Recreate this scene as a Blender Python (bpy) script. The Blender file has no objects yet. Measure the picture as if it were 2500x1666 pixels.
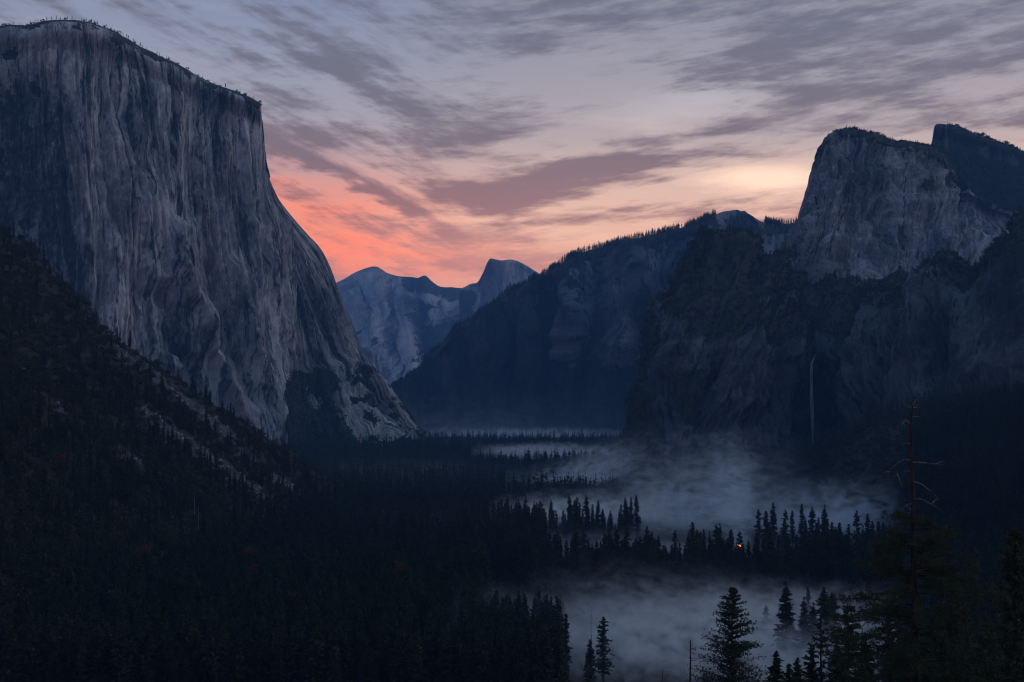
import bpy, math, random
import numpy as np

random.seed(7)
rng = np.random.default_rng(7)
scene = bpy.context.scene
COL = scene.collection
R = math.radians

# ------------------------------------------------------------------ camera
# metres; x right, y up the valley, z up; valley floor near z = 0, viewpoint 150 m above it
EYE = 150.0
FPX = 3290.0                       # focal length in pixels of the 2500 px wide photograph
PITCH = math.atan(136.0 / FPX)
cam_d = bpy.data.cameras.new('camera')
cam = bpy.data.objects.new('camera', cam_d)
COL.objects.link(cam)
cam.location = (0, 0, EYE)
cam.rotation_euler = (math.pi / 2 + PITCH, 0, 0)
cam_d.sensor_width = 36.0
cam_d.lens = 36.0 * FPX / 2500.0
cam_d.clip_start = 0.5
cam_d.clip_end = 60000.0
scene.camera = cam


# ------------------------------------------------------------------ node expression helper
class E:
    """a node socket with arithmetic"""
    def __init__(s, g, sock): s.g = g; s.s = sock
    def _m(s, op, *a):
        n = s.g.nodes.new('ShaderNodeMath'); n.operation = op
        for i, v in enumerate((s,) + a):
            if isinstance(v, E): s.g.links.new(v.s, n.inputs[i])
            else: n.inputs[i].default_value = float(v)
        return E(s.g, n.outputs[0])
    def __add__(s, o): return s._m('ADD', o)
    def __radd__(s, o): return s._m('ADD', o)
    def __sub__(s, o): return s._m('SUBTRACT', o)
    def __rsub__(s, o): return (s * -1.0) + o
    def __mul__(s, o): return s._m('MULTIPLY', o)
    def __rmul__(s, o): return s._m('MULTIPLY', o)
    def __truediv__(s, o): return s._m('DIVIDE', o)
    def __pow__(s, o): return s._m('POWER', o)
    def abs(s): return s._m('ABSOLUTE')
    def exp(s): return s._m('EXPONENT')
    def max(s, o): return s._m('MAXIMUM', o)
    def min(s, o): return s._m('MINIMUM', o)
    def step(s, a, b):
        n = s.g.nodes.new('ShaderNodeMapRange'); n.interpolation_type = 'SMOOTHSTEP'
        s.g.links.new(s.s, n.inputs[0])
        n.inputs[1].default_value = a; n.inputs[2].default_value = b
        return E(s.g, n.outputs[0])
    def sat(s): return s.max(0.0).min(1.0)


class G:
    """builds nodes in one tree"""
    def __init__(s, tree): s.t = tree; s.nodes = tree.nodes; s.links = tree.links
    def new(s, k): return s.nodes.new(k)
    def sep(s, sock):
        n = s.new('ShaderNodeSeparateXYZ'); s.links.new(sock, n.inputs[0])
        return [E(s, o) for o in n.outputs]
    def comb(s, x, y, z):
        n = s.new('ShaderNodeCombineXYZ')
        for i, v in enumerate((x, y, z)):
            if isinstance(v, E): s.links.new(v.s, n.inputs[i])
            else: n.inputs[i].default_value = float(v)
        return n.outputs[0]
    def noise(s, vec, scale=1.0, detail=4.0, rough=0.55, dist=0.0, out='Fac'):
        n = s.new('ShaderNodeTexNoise'); s.links.new(vec, n.inputs['Vector'])
        n.inputs['Scale'].default_value = scale; n.inputs['Detail'].default_value = detail
        n.inputs['Roughness'].default_value = rough; n.inputs['Distortion'].default_value = dist
        return E(s, n.outputs[out])
    def attr(s, name):
        n = s.new('ShaderNodeAttribute'); n.attribute_name = name
        return E(s, n.outputs['Fac'])
    def mix(s, f, a, b, mode='MIX'):
        n = s.new('ShaderNodeMix'); n.data_type = 'RGBA'; n.blend_type = mode; n.clamp_factor = True
        for sock, v in ((n.inputs['Factor'], f), (n.inputs['A'], a), (n.inputs['B'], b)):
            if isinstance(v, E): s.links.new(v.s, sock)
            elif hasattr(v, 'is_output') : s.links.new(v, sock)
            elif isinstance(v, (tuple, list)): sock.default_value = (*v[:3], 1.0)
            else: sock.default_value = float(v)
        # colour sockets of the Mix node share names with other types; use the RGBA ones
        return n.outputs['Result']


def mixrgb(g, f, a, b, mode='MIX'):
    n = g.nodes.new('ShaderNodeMixRGB'); n.blend_type = mode; n.use_clamp = False
    for sock, v in zip(n.inputs, (f, a, b)):
        if isinstance(v, E): g.links.new(v.s, sock)
        elif isinstance(v, (tuple, list)): sock.default_value = (*v[:3], 1.0)
        elif isinstance(v, (int, float)): sock.default_value = float(v)
        else: g.links.new(v, sock)
    return n.outputs[0]


def ramp(g, fac, stops, interp='EASE'):
    n = g.nodes.new('ShaderNodeValToRGB'); n.color_ramp.interpolation = interp
    el = n.color_ramp.elements
    el[0].position, el[0].color = stops[0][0], (*stops[0][1], 1)
    el[1].position, el[1].color = stops[-1][0], (*stops[-1][1], 1)
    for p, c in stops[1:-1]:
        e = el.new(p); e.color = (*c, 1)
    g.links.new(fac.s, n.inputs[0])
    return n.outputs[0]


# ------------------------------------------------------------------ sky (dawn, thin high cloud)
SUN_AZ, SUN_EL = 34.0, 1.0         # degrees right of the view axis, above the horizon
world = bpy.data.worlds.new('World')
scene.world = world
world.use_nodes = True
wt = world.node_tree
wt.nodes.clear()
g = G(wt)
tc = g.new('ShaderNodeTexCoord')
X, Y, Z = g.sep(tc.outputs['Generated'])
az = X._m('ARCTAN2', Y) * (180 / math.pi)
el = (Z.max(-1.0).min(1.0))._m('ARCSINE') * (180 / math.pi)
sky = g.new('ShaderNodeTexSky'); sky.sky_type = 'NISHITA'; sky.sun_disc = False
sky.sun_elevation = R(SUN_EL); sky.sun_rotation = R(SUN_AZ); sky.altitude = 1300

# cloud-sheet coordinates: a flat layer overhead seen in perspective
zz = Z.max(0.0) + 0.09
cu, cv = X / zz, Y / zz
streak = g.comb(cu * 1.0 + cv * 0.40, cv * 1.45 - cu * 0.22, 0.0)
big = g.noise(g.comb(cu * 0.55 + cv * 0.25, cv * 0.95, 3.0), 1.0, 3.0, 0.55)
mid = g.noise(streak, 1.7, 6.0, 0.66)
fine = g.noise(g.comb(az * 0.20 + el * 0.22, el * 1.9, 1.7), 1.0, 4.0, 0.62)
wisp = g.noise(g.comb(az * 0.5 + el * 0.35, el * 1.5 - az * 0.12, 9.0), 1.0, 4.0, 0.62)


fan_l = g.noise(g.comb(az * 0.16 - el * 0.10, el * 0.85 + az * 0.36, 4.2), 1.0, 5.0, 0.64)
fan_r = g.noise(g.comb(az * 0.13 + el * 0.08, el * 0.95 - az * 0.15, 7.4), 1.0, 5.0, 0.64)
fan = fan_l + (fan_r - fan_l) * az.step(-6.0, 2.0)
warped = g.comb(az + (wisp - 0.5) * 3.2, el + (mid - 0.5) * 1.1 + (fine - 0.5) * 0.5, 0.0)


def blobs(lst):
    """sum of soft patches (azimuth, elevation, half width, half height, tilt, weight), degrees"""
    tot = None
    for u0, v0, su, sv, rot, w in lst:
        m = g.new('ShaderNodeMapping'); m.vector_type = 'TEXTURE'
        m.inputs['Location'].default_value = (u0, v0, 0); m.inputs['Rotation'].default_value = (0, 0, R(rot)); m.inputs['Scale'].default_value = (su, sv, 1)
        g.links.new(warped, m.inputs['Vector'])
        d = g.new('ShaderNodeVectorMath'); d.operation = 'DOT_PRODUCT'
        g.links.new(m.outputs[0], d.inputs[0]); g.links.new(m.outputs[0], d.inputs[1])
        p = g.new('ShaderNodeMath'); p.operation = 'POWER'; p.inputs[0].default_value = 0.3679
        g.links.new(d.outputs['Value'], p.inputs[1])
        a = g.new('ShaderNodeMath'); a.operation = 'MULTIPLY_ADD'; a.inputs[1].default_value = w
        g.links.new(p.outputs[0], a.inputs[0])
        if tot is None: a.inputs[2].default_value = 0.0
        else: g.links.new(tot.s, a.inputs[2])
        tot = E(g, a.outputs[0])
    return tot


def stops(lst): return [(v / 90.0, c) for v, c in lst]


elf = el.max(0.0) / 90.0
ZEN = (0.085, 0.165, 0.315)
left_c = ramp(g, elf, stops([(0, (.55, .16, .11)), (4.6, (.62, .20, .14)), (6.2, (.82, .25, .13)), (8.0, (.70, .265, .18)),
                             (9.6, (.45, .29, .30)), (11.5, (.315, .305, .37)), (14, (.25, .28, .375)), (17, (.185, .22, .34)),
                             (35, ZEN), (90, ZEN)]), 'LINEAR')
right_c = ramp(g, elf, stops([(0, (.60, .30, .22)), (6.0, (.68, .40, .29)), (7.5, (.68, .46, .37)), (9.0, (.58, .43, .38)),
                              (11.0, (.38, .335, .36)), (14, (.285, .28, .335)), (17, (.23, .24, .305)), (35, ZEN), (90, ZEN)]), 'LINEAR')
away_c = ramp(g, elf, stops([(0, (.16, .19, .25)), (8, (.17, .20, .27)), (17, (.14, .19, .28)), (35, ZEN), (90, ZEN)]), 'LINEAR')
clear = mixrgb(g, az.step(-9.0, 3.0), left_c, right_c)
off = (az - 2.0).abs()
clear = mixrgb(g, off.step(22.0, 75.0), clear, away_c)
# a little of the physical twilight sky under the cloud colours
nish = mixrgb(g, 1.0, sky.outputs[0], (0.05, 0.05, 0.05), 'MULTIPLY')
clear = mixrgb(g, 0.12, clear, nish, 'ADD')

# brighter gaps in the sheet
gap = blobs([(10.8, 9.1, 2.6, 0.55, 0, 1.15), (7.6, 12.3, 3.2, 0.7, 6, .85), (5.5, 11.4, 2.4, 0.4, -8, .25), (-1.0, 7.3, 4.0, 0.4, -4, .30), (-2.5, 12.6, 2.0, 1.0, 0, .12)])
clear = mixrgb(g, (gap + (fine - 0.5) * 0.9 + (mid - 0.5) * 0.5).sat(), clear, mixrgb(g, el.step(9.5, 12.5), (.95, .72, .59), (.42, .41, .47)))
# red-lit undersides low on the left
red = blobs([(-9.0, 7.6, 3.6, 1.5, -14, .9), (-4.5, 6.1, 4.5, 0.55, -5, .55)]) * fine.step(0.35, 0.62)
clear = mixrgb(g, red.sat(), clear, (.93, .235, .105))

# grey cloud
dark = blobs([(-0.3, 8.6, 3.2, 0.6, 3, .75), (3.5, 9.7, 4.6, 0.55, 10, .75), (8.6, 11.3, 4.0, 0.38, 9, .55), (-7.2, 9.3, 3.4, 0.36, -24, .95),
              (-4.4, 7.75, 1.7, 0.25, -16, .35), (-6.3, 13.4, 3.8, 1.4, -18, .85), (-1.2, 11.0, 3.4, 1.0, 16, .7), (13.0, 14.2, 6.0, 0.7, 6, .15),
              (9.4, 13.2, 2.4, 0.38, 7, .35), (-7.0, 16.0, 5.0, 1.0, 0, .3), (10.7, 7.75, 1.4, 0.2, 0, .25), (-3.4, 5.6, 2.8, 0.3, 0, .4)])
dens = (dark * 0.95 + (mid - 0.5) * 2.6 + (fan - 0.5) * 4.0 + (big - 0.5) * 1.6 + (fine - 0.5) * 1.6 + (wisp - 0.5) * 1.4 + 0.36 - gap * 0.9).step(-0.1, 1.15)
# grey-mauve cloud low down, slate higher up
cloud_c = ramp(g, elf, stops([(0, (.42, .20, .18)), (6, (.40, .20, .18)), (8, (.215, .115, .120)), (10, (.155, .112, .13)),
                              (12, (.135, .122, .150)), (17, (.118, .128, .172)), (35, (.10, .125, .20)), (90, (.10, .125, .20))]), 'LINEAR')
skyc = mixrgb(g, dens * 0.88, clear, cloud_c)
# low sky is seen through the whole depth of the valley haze: its own light is stronger and redder
boost = ramp(g, elf, stops([(0, (2.5, 1.9, 1.45)), (4, (2.2, 1.7, 1.32)), (7, (1.7, 1.42, 1.18)), (10, (1.42, 1.28, 1.14)), (14, (1.22, 1.16, 1.1)), (25, (1.05, 1.05, 1.05)), (90, (1, 1, 1))]), 'LINEAR')
bn = mixrgb(g, 1.0, skyc, boost, 'MULTIPLY')
skyc = bn
# below the horizon: unlit ground
skyc = mixrgb(g, el.step(-1.5, -0.2), (.012, .014, .018), skyc)
bg = g.new('ShaderNodeBackground'); bg.inputs['Strength'].default_value = 1.22
g.links.new(skyc, bg.inputs['Color'])
world.cycles.sampling_method = 'NONE'      # an even sky without a disc needs no importance map
wo = g.new('ShaderNodeOutputWorld'); g.links.new(bg.outputs[0], wo.inputs['Surface'])

# ------------------------------------------------------------------ sun: still behind the ridge, only its broad glow
sun_d = bpy.data.lights.new('sun', 'SUN')
sun = bpy.data.objects.new('sun', sun_d); COL.objects.link(sun)
sun_d.energy = 0.50
sun_d.angle = R(40)
sun_d.color = (1.0, 0.98, 0.96)
LAMP_EL = 30.0
d_ = (math.sin(R(SUN_AZ + 34)) * math.cos(R(LAMP_EL)), math.cos(R(SUN_AZ + 34)) * math.cos(R(LAMP_EL)), math.sin(R(LAMP_EL)))
from mathutils import Vector
sun.rotation_euler = Vector(d_).to_track_quat('Z', 'Y').to_euler()

vs = scene.view_settings
scene.display_settings.display_device = 'sRGB'
vs.view_transform = 'Standard'; vs.look = 'None'; vs.exposure = 0.0; vs.gamma = 1.0
vs.use_curve_mapping = False
cy = scene.cycles
cy.use_denoising = True
cy.max_bounces = 6; cy.diffuse_bounces = 2; cy.glossy_bounces = 1; cy.transmission_bounces = 2
cy.volume_bounces = 5; cy.transparent_max_bounces = 6
cy.volume_max_steps = 128
cy.use_adaptive_sampling = True
cy.adaptive_threshold = 0.01
cy.filter_width = 1.1


# ------------------------------------------------------------------ numeric helpers
CP, SP = math.cos(PITCH), math.sin(PITCH)


def P(px, py, d):
    """the point of the valley seen at (px, py) that lies d metres ahead"""
    xc = (np.asarray(px, float) - 1250.0) / FPX
    yc = (833.0 - np.asarray(py, float)) / FPX
    t = d / (CP - yc * SP)
    return np.stack([xc * t, np.broadcast_to(np.asarray(d, float), np.shape(xc * t)), EYE + t * (SP + yc * CP)], -1)


def proj(p):
    x, y, z = p[..., 0], p[..., 1], p[..., 2] - EYE
    f = y * CP + z * SP
    u = -y * SP + z * CP
    return 1250 + FPX * x / f, 833 - FPX * u / f


def _hash(ix, iy, iz, seed):
    h = (ix * 374761393 + iy * 668265263 + iz * 2147483647 + seed * 144665).astype(np.int64)
    h = (h ^ (h >> 13)) * 1274126177
    h = h ^ (h >> 16)
    return h & 0x7fffffff


def noise3(x, y, z, seed=0):
    """gradient noise, about -1..1"""
    x, y, z = np.broadcast_arrays(np.asarray(x, float), np.asarray(y, float), np.asarray(z, float))
    xi, yi, zi = np.floor(x).astype(np.int64), np.floor(y).astype(np.int64), np.floor(z).astype(np.int64)
    xf, yf, zf = x - xi, y - yi, z - zi
    def fade(t): return t * t * t * (t * (t * 6 - 15) + 10)
    u, v, w = fade(xf), fade(yf), fade(zf)
    out = 0.0
    for dx in (0, 1):
        wx = u if dx else 1 - u
        for dy in (0, 1):
            wy = v if dy else 1 - v
            for dz in (0, 1):
                wz = w if dz else 1 - w
                h = _hash(xi + dx, yi + dy, zi + dz, seed)
                gx = ((h & 1023) / 511.5 - 1); gy = (((h >> 10) & 1023) / 511.5 - 1); gz = (((h >> 20) & 1023) / 511.5 - 1)
                out = out + wx * wy * wz * (gx * (xf - dx) + gy * (yf - dy) + gz * (zf - dz))
    return out * 1.4


_GA = np.linspace(0, 2 * math.pi, 256, endpoint=False)
_GX, _GY = np.cos(_GA).astype(np.float32), np.sin(_GA).astype(np.float32)
_PERM = np.random.default_rng(99).permutation(4096).astype(np.int32)
_PERM = np.concatenate([_PERM, _PERM])


def noise2(x, y, seed=0):
    x, y = np.broadcast_arrays(np.asarray(x, np.float32), np.asarray(y, np.float32))
    xf0, yf0 = np.floor(x), np.floor(y)
    xi, yi = xf0.astype(np.int32) & 4095, yf0.astype(np.int32) & 4095
    xf, yf = x - xf0, y - yf0
    u = xf * xf * xf * (xf * (xf * 6 - 15) + 10); v = yf * yf * yf * (yf * (yf * 6 - 15) + 10)
    out = []
    for dy in (0, 1):
        row = _PERM[(yi + dy + seed * 131) & 4095]
        for dx in (0, 1):
            h = _PERM[((xi + dx) & 4095) + row] & 255
            out.append(_GX[h] * (xf - dx) + _GY[h] * (yf - dy))
    a = out[0] + (out[1] - out[0]) * u
    b = out[2] + (out[3] - out[2]) * u
    return (a + (b - a) * v) * 1.5


def fbm2(x, y, oct=4, seed=0, gain=0.5, ridged=False):
    a, s, n = 1.0, 0.0, 0.0
    x, y = np.asarray(x, np.float32), np.asarray(y, np.float32)
    for k in range(oct):
        v = noise2(x + seed * 3.7, y - seed * 1.3, seed + k * 17)
        if ridged: v = 1 - 2 * np.abs(v)
        s = s + v * a; n += a; a *= gain
        x, y = x * 2.03 + 5.1, y * 2.03 + 1.7
    return s / n


_VAL = np.random.default_rng(5).random(4096).astype(np.float32) * 2 - 1


def panel(x, y, seed=0):
    """flat facets that meet at sharp creases"""
    x = np.asarray(x, np.float32) + seed * 7.31; y = np.asarray(y, np.float32) + seed * 3.17
    x = x + 0.45 * noise2(x * 0.31, y * 0.37, seed + 3)
    xi, yi = np.floor(x), np.floor(y)
    u, v = x - xi, y - yi
    xi, yi = xi.astype(np.int32), yi.astype(np.int32)
    def val(a, b): return _VAL[(_PERM[(a & 4095) + _PERM[(b + seed * 57) & 4095]])]
    a0, a1, b0, b1 = val(xi, yi), val(xi + 1, yi), val(xi, yi + 1), val(xi + 1, yi + 1)
    # two triangles per cell
    lo = a0 + (a1 - a0) * u + (b1 - a1) * v
    hi = a0 + (b0 - a0) * v + (b1 - b0) * u
    return np.where(u > v, lo, hi)


def fbm(x, y, z=0.0, oct=4, seed=0, gain=0.5, ridged=False):
    a, s, n = 1.0, 0.0, 0.0
    x, y, z = np.asarray(x, float), np.asarray(y, float), np.asarray(z, float)
    for k in range(oct):
        v = noise3(x, y, z, seed + k * 17)
        if ridged: v = 1 - 2 * np.abs(v)
        s = s + v * a; n += a; a *= gain
        x, y, z = x * 2.03 + 5.1, y * 2.03 + 1.7, z * 2.03 + 9.2
    return s / n


def sm(x, a, b):
    t = np.clip((x - a) / (b - a), 0, 1)
    return t * t * (3 - 2 * t)


def interp_curve(pts, px):
    a = np.array(pts, float)
    return np.interp(px, a[:, 0], a[:, 1])


def catmull(C, t):
    """C (n, ...) control values at 0..n-1, evaluated at t"""
    n = len(C)
    i = np.clip(np.floor(t).astype(int), 0, n - 2)
    f = (t - i).reshape((-1,) + (1,) * (C.ndim - 1))
    p0, p1, p2, p3 = C[np.maximum(i - 1, 0)], C[i], C[i + 1], C[np.minimum(i + 2, n - 1)]
    m1, m2 = (p2 - p0) * 0.5, (p3 - p1) * 0.5
    f2, f3 = f * f, f * f * f
    return (2 * f3 - 3 * f2 + 1) * p1 + (f3 - 2 * f2 + f) * m1 + (-2 * f3 + 3 * f2) * p2 + (f3 - f2) * m2


def params(C, n, last=1.0, first=1.0):
    """n parameters along axis 0 of control net C, spread by mean chord length"""
    L = np.linalg.norm(np.diff(C, axis=0), axis=-1).mean(axis=1)
    L = np.maximum(L, np.sort(L)[len(L) // 2] * 0.1)
    L[-1] *= last; L[0] *= first          # few rows on what faces away
    cum = np.concatenate([[0], np.cumsum(L)]); cum /= cum[-1]
    return np.interp(np.linspace(0, 1, n), cum, np.arange(len(C)))


def resample(col, n):
    a = np.array(col, float)
    L = np.hypot(np.diff(a[:, 0]), np.diff(a[:, 1])) + 1e-6
    s = np.concatenate([[0], np.cumsum(L)]); s /= s[-1]
    t = np.linspace(0, 1, n)
    return np.stack([np.interp(t, s, a[:, k]) for k in range(3)], -1)


def grid_normals(Q):
    du = np.gradient(Q, axis=1); dv = np.gradient(Q, axis=0)
    n = np.cross(du, dv)
    return n / (np.linalg.norm(n, axis=-1, keepdims=True) + 1e-9)


def loft(cols, nu, nv, rows=None, back=None):
    """cols: list (left to right) of point lists (px, py, d) from the foot up -> grid (nv, nu, 3)"""
    if rows:
        cols = [resample(c, rows) for c in cols]
    cols = [np.array(c, float) for c in cols]
    if back is not None:
        cols = [np.vstack([c, [[c[-1][0] + back[0], c[-1][1] + back[1], c[-1][2] + back[2]]]]) for c in cols]
    N = np.stack([P(c[:, 0], c[:, 1], c[:, 2]) for c in cols], 1)        # rows, cols, 3
    tv = params(N, nv, 0.05 if back is not None else 1.0); tu = params(N.transpose(1, 0, 2), nu, 0.25, 0.25)
    A = catmull(N, tv)
    B = catmull(A.transpose(1, 0, 2), tu).transpose(1, 0, 2)
    return B, tu, tv


def tag(o, label=None, cat=None, group=None, kind=None):
    if label: o['label'] = label
    if cat: o['category'] = cat
    if group: o['group'] = group
    if kind: o['kind'] = kind
    return o


def mesh_obj(name, me, mats=(), parent=None, link=True):
    o = bpy.data.objects.new(name, me)
    for m in mats:
        if m.name not in [x.name for x in me.materials]: me.materials.append(m)
    if link: COL.objects.link(o)
    if parent: o.parent = parent
    return o


def raw_mesh(name, V, F, smooth=False, midx=None):
    """F (n, k) array of equal-sized faces, or list of such arrays"""
    V = np.asarray(V, np.float32)
    Fs = F if isinstance(F, list) else [F]
    me = bpy.data.meshes.new(name)
    me.vertices.add(len(V)); me.vertices.foreach_set('co', V.ravel())
    loops = np.concatenate([np.asarray(f, np.int32).ravel() for f in Fs])
    tot = np.concatenate([np.full(len(f), np.asarray(f).shape[1], np.int32) for f in Fs])
    start = np.concatenate([[0], np.cumsum(tot)[:-1]]).astype(np.int32)
    me.loops.add(len(loops)); me.loops.foreach_set('vertex_index', loops)
    me.polygons.add(len(tot)); me.polygons.foreach_set('loop_start', start); me.polygons.foreach_set('loop_total', tot)
    if smooth: me.polygons.foreach_set('use_smooth', np.ones(len(tot), bool))
    if midx is not None: me.polygons.foreach_set('material_index', np.asarray(midx, np.int32))
    me.update(calc_edges=True)
    return me


def grid_mesh(name, Q, attrs=None, smooth=True):
    nv, nu = Q.shape[:2]
    idx = np.arange(nv * nu).reshape(nv, nu)
    F = np.stack([idx[:-1, :-1], idx[:-1, 1:], idx[1:, 1:], idx[1:, :-1]], -1).reshape(-1, 4)
    me = raw_mesh(name, Q.reshape(-1, 3), F, smooth)
    for k, a in (attrs or {}).items():
        at = me.attributes.new(k, 'FLOAT', 'POINT')
        at.data.foreach_set('value', np.ascontiguousarray(a, np.float32).ravel())
    return me


# ------------------------------------------------------------------ materials
def new_mat(name):
    m = bpy.data.materials.new(name); m.use_nodes = True
    m.node_tree.nodes.clear()
    g = G(m.node_tree)
    out = g.new('ShaderNodeOutputMaterial')
    return m, g, out


def principled(g, out, color, rough=0.9, bump=None, bdist=1.0, bstr=0.6):
    b = g.new('ShaderNodeBsdfPrincipled')
    if isinstance(color, (tuple, list)): b.inputs['Base Color'].default_value = (*color[:3], 1)
    else: g.links.new(color, b.inputs['Base Color'])
    b.inputs['Roughness'].default_value = rough
    b.inputs['Specular IOR Level'].default_value = 0.15
    if bump is not None:
        n = g.new('ShaderNodeBump'); n.inputs['Strength'].default_value = bstr; n.inputs['Distance'].default_value = bdist
        g.links.new(bump.s, n.inputs['Height']); g.links.new(n.outputs[0], b.inputs['Normal'])
    g.links.new(b.outputs[0], out.inputs['Surface'])
    return b


def rock_material(name, pale, mid_c, stain_shade, veg=(.026, .032, .021), size=1.0, warm=(.36, .26, .20)):
    """granite: attributes say where the rock is stained or painted with shade, pale, iron-brown, cracked or overgrown"""
    m, g, out = new_mat(name)
    tc = g.new('ShaderNodeTexCoord')
    x, y, z = g.sep(tc.outputs['Object'])
    blot = g.noise(tc.outputs['Object'], 0.05 / size, 5.0, 0.72)
    grain = g.noise(g.comb(x * (.15 / size), y * (.15 / size), z * (.05 / size)), 1.0, 4.0, 0.7)
    b = (blot - 0.5) * 1.3 + (grain - 0.5) * 1.5
    c = mixrgb(g, (g.attr('pale') + b).sat(), mid_c, pale)
    c = mixrgb(g, (g.attr('warm') * 0.6).sat(), c, warm)
    c = mixrgb(g, (g.attr('stain_shade') - b * 0.7).sat(), c, stain_shade)
    joint = (grain - 0.5).abs().step(0.016, 0.004) * blot.step(0.45, 0.56)
    c = mixrgb(g, (g.attr('crack') + joint * 0.8).sat(), c, tuple(v * 0.3 for v in stain_shade))
    vg = g.attr('veg')
    c = mixrgb(g, (vg + (blot - 0.5) * 1.2).step(0.44, 0.54), c, mixrgb(g, grain.step(.35, .65), tuple(v * .6 for v in veg), tuple(v * 1.6 for v in veg)))
    principled(g, out, c, 0.95)
    return m


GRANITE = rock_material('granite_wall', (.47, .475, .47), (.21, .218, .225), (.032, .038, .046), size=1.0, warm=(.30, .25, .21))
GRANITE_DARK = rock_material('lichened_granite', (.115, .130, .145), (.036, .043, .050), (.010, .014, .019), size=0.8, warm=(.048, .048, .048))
GRANITE_GREY = rock_material('grey_granite', (.31, .33, .35), (.105, .115, .125), (.026, .031, .038), size=1.0, warm=(.13, .115, .105))
GRANITE_FAR = rock_material('far_granite', (.46, .45, .44), (.24, .24, .24), (.09, .092, .10), size=3.5, warm=(.28, .25, .23))
RIDGE = rock_material('forested_granite', (.21, .225, .24), (.075, .080, .086), (.022, .026, .030), size=1.6, warm=(.10, .075, .07))


def foliage_material(name, a, b, bump=False):
    m, g, out = new_mat(name)
    oi = g.new('ShaderNodeObjectInfo')
    rnd = E(g, oi.outputs['Random'])
    tc = g.new('ShaderNodeTexCoord')
    n = g.noise(tc.outputs['Object'], 0.9, 2.0, 0.5)
    c = mixrgb(g, (n * 0.7 + rnd * 0.5 - 0.1).sat(), a, b)
    principled(g, out, c, 0.85)
    return m


NEEDLE = foliage_material('conifer_needles', (.020, .030, .017), (.048, .062, .034))
NEEDLE_PINE = foliage_material('pine_needles', (.030, .040, .020), (.065, .080, .042))
LEAF = foliage_material('oak_leaves', (.026, .034, .016), (.060, .066, .034))
AUTUMN = foliage_material('autumn_leaves', (.075, .032, .016), (.14, .058, .026))
BRUSH = foliage_material('brush_leaves', (.032, .036, .018), (.075, .070, .042))


def bark_material(name, a, b):
    m, g, out = new_mat(name)
    tc = g.new('ShaderNodeTexCoord')
    x, y, z = g.sep(tc.outputs['Object'])
    n = g.noise(g.comb(x * 3.0, y * 3.0, z * 0.5), 1.0, 5.0, 0.6)
    c = mixrgb(g, n.step(0.35, 0.65), a, b)
    principled(g, out, c, 0.9, n, 0.05, 0.8)
    return m


BARK = bark_material('conifer_bark', (.022, .018, .015), (.060, .045, .036))
DEADWOOD = bark_material('weathered_deadwood', (.07, .066, .062), (.19, .18, .17))
REDBARK = bark_material('reddish_bark', (.018, .015, .014), (.052, .040, .035))

# ------------------------------------------------------------------ terrain
# the brushy hillside on the left is a plane fixed by three points, cut off by its crest
_A, _B, _C = P(0, 560, 1700.), P(0, 1700, 650.), P(900, 1235, 1855.)
_n = np.cross(_B - _A, _C - _A)
LP = (_A[2] + (_n[0] * _A[0] + _n[1] * _A[1]) / _n[2], -_n[0] / _n[2], -_n[1] / _n[2])     # z = a + b x + c y
_inv = np.linalg.solve(np.array([[1, 0, 560], [1, 0, 1700], [1, 900, 1235]], float), np.array([1 / 1700, 1 / 650, 1 / 1855]))
CREST = [(-700, 60), (-300, 330), (-120, 480), (0, 562), (55, 592), (75, 600), (100, 620), (118, 650), (165, 705), (200, 735), (225, 765), (240, 800),
         (262, 812), (300, 838), (345, 868), (430, 925), (520, 985), (620, 1045), (720, 1105), (800, 1160), (870, 1215), (930, 1255), (1010, 1290)]
_cd = np.array([1 / (_inv[0] + _inv[1] * a + _inv[2] * b) for a, b in CREST])
_cp = P(np.array([c[0] for c in CREST]), np.array([c[1] for c in CREST]), _cd)
_o = np.argsort(_cp[:, 0])
CREST_X, CREST_Y = _cp[_o, 0], _cp[_o, 1]


def smax(a, b, k):
    h = np.clip(0.5 + 0.5 * (a - b) / k, 0, 1)
    return b + (a - b) * h + k * h * (1 - h)


def ground_z(x, y, detail=True):
    x, y = np.asarray(x, float), np.asarray(y, float)
    z = 1.5 * fbm(x / 160, y / 160, 0.3, 3, 3) if detail else np.zeros_like(x * y)
    near = 146 - 0.236 * y + (fbm(x / 60, y / 60, 0.1, 3, 5) * 2.0 if detail else 0)
    z = smax(z, near, 12.0)
    # left hillside
    lp = LP[0] + LP[1] * x + LP[2] * y
    yc = np.interp(x, CREST_X, CREST_Y)
    bumps = (fbm(x / 150 - y / 300, y / 210, 0.7, 5, 11) * 13 + fbm(x / 26, y / 26, 0.2, 3, 13) * 3.0) if detail else 0
    up = sm(lp, 5, 90)
    near_crest = np.exp(-((y - yc) / 90.0) ** 2)
    left = lp + bumps * up * (1 - 0.55 * near_crest) - 1.15 * np.maximum(y - yc, 0) - 0.010 * np.maximum(y - yc, 0) ** 1.4
    z = smax(z, left, 6.0)
    # right hillside below the waterfall cliff
    rx = x - 395 - 0.03 * (1500 - y) * (y < 1500)
    right = 158 * (1 - np.exp(-np.maximum(rx, 0) / 115)) * (1 - 0.72 * sm(y, 1950, 2350)) + np.minimum(rx, 0) * 0.4
    if detail: right = right + fbm(x / 120, y / 120, 0.9, 4, 21) * 8 * sm(rx, 0, 120)
    z = smax(z, right, 8.0)
    return z


NA, ND = 330, 420
azs = np.tan(np.radians(np.linspace(-33, 33, NA)))
ds = np.concatenate([np.geomspace(12, 600, 90), np.geomspace(606, 2600, 250), np.geomspace(2620, 9500, 80)])
TX = azs[None, :] * ds[:, None]; TY = np.repeat(ds[:, None], NA, 1)
TZ = ground_z(TX, TY)
TQ = np.stack([TX, TY, TZ], -1)
tpx, tpy = proj(TQ)
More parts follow.
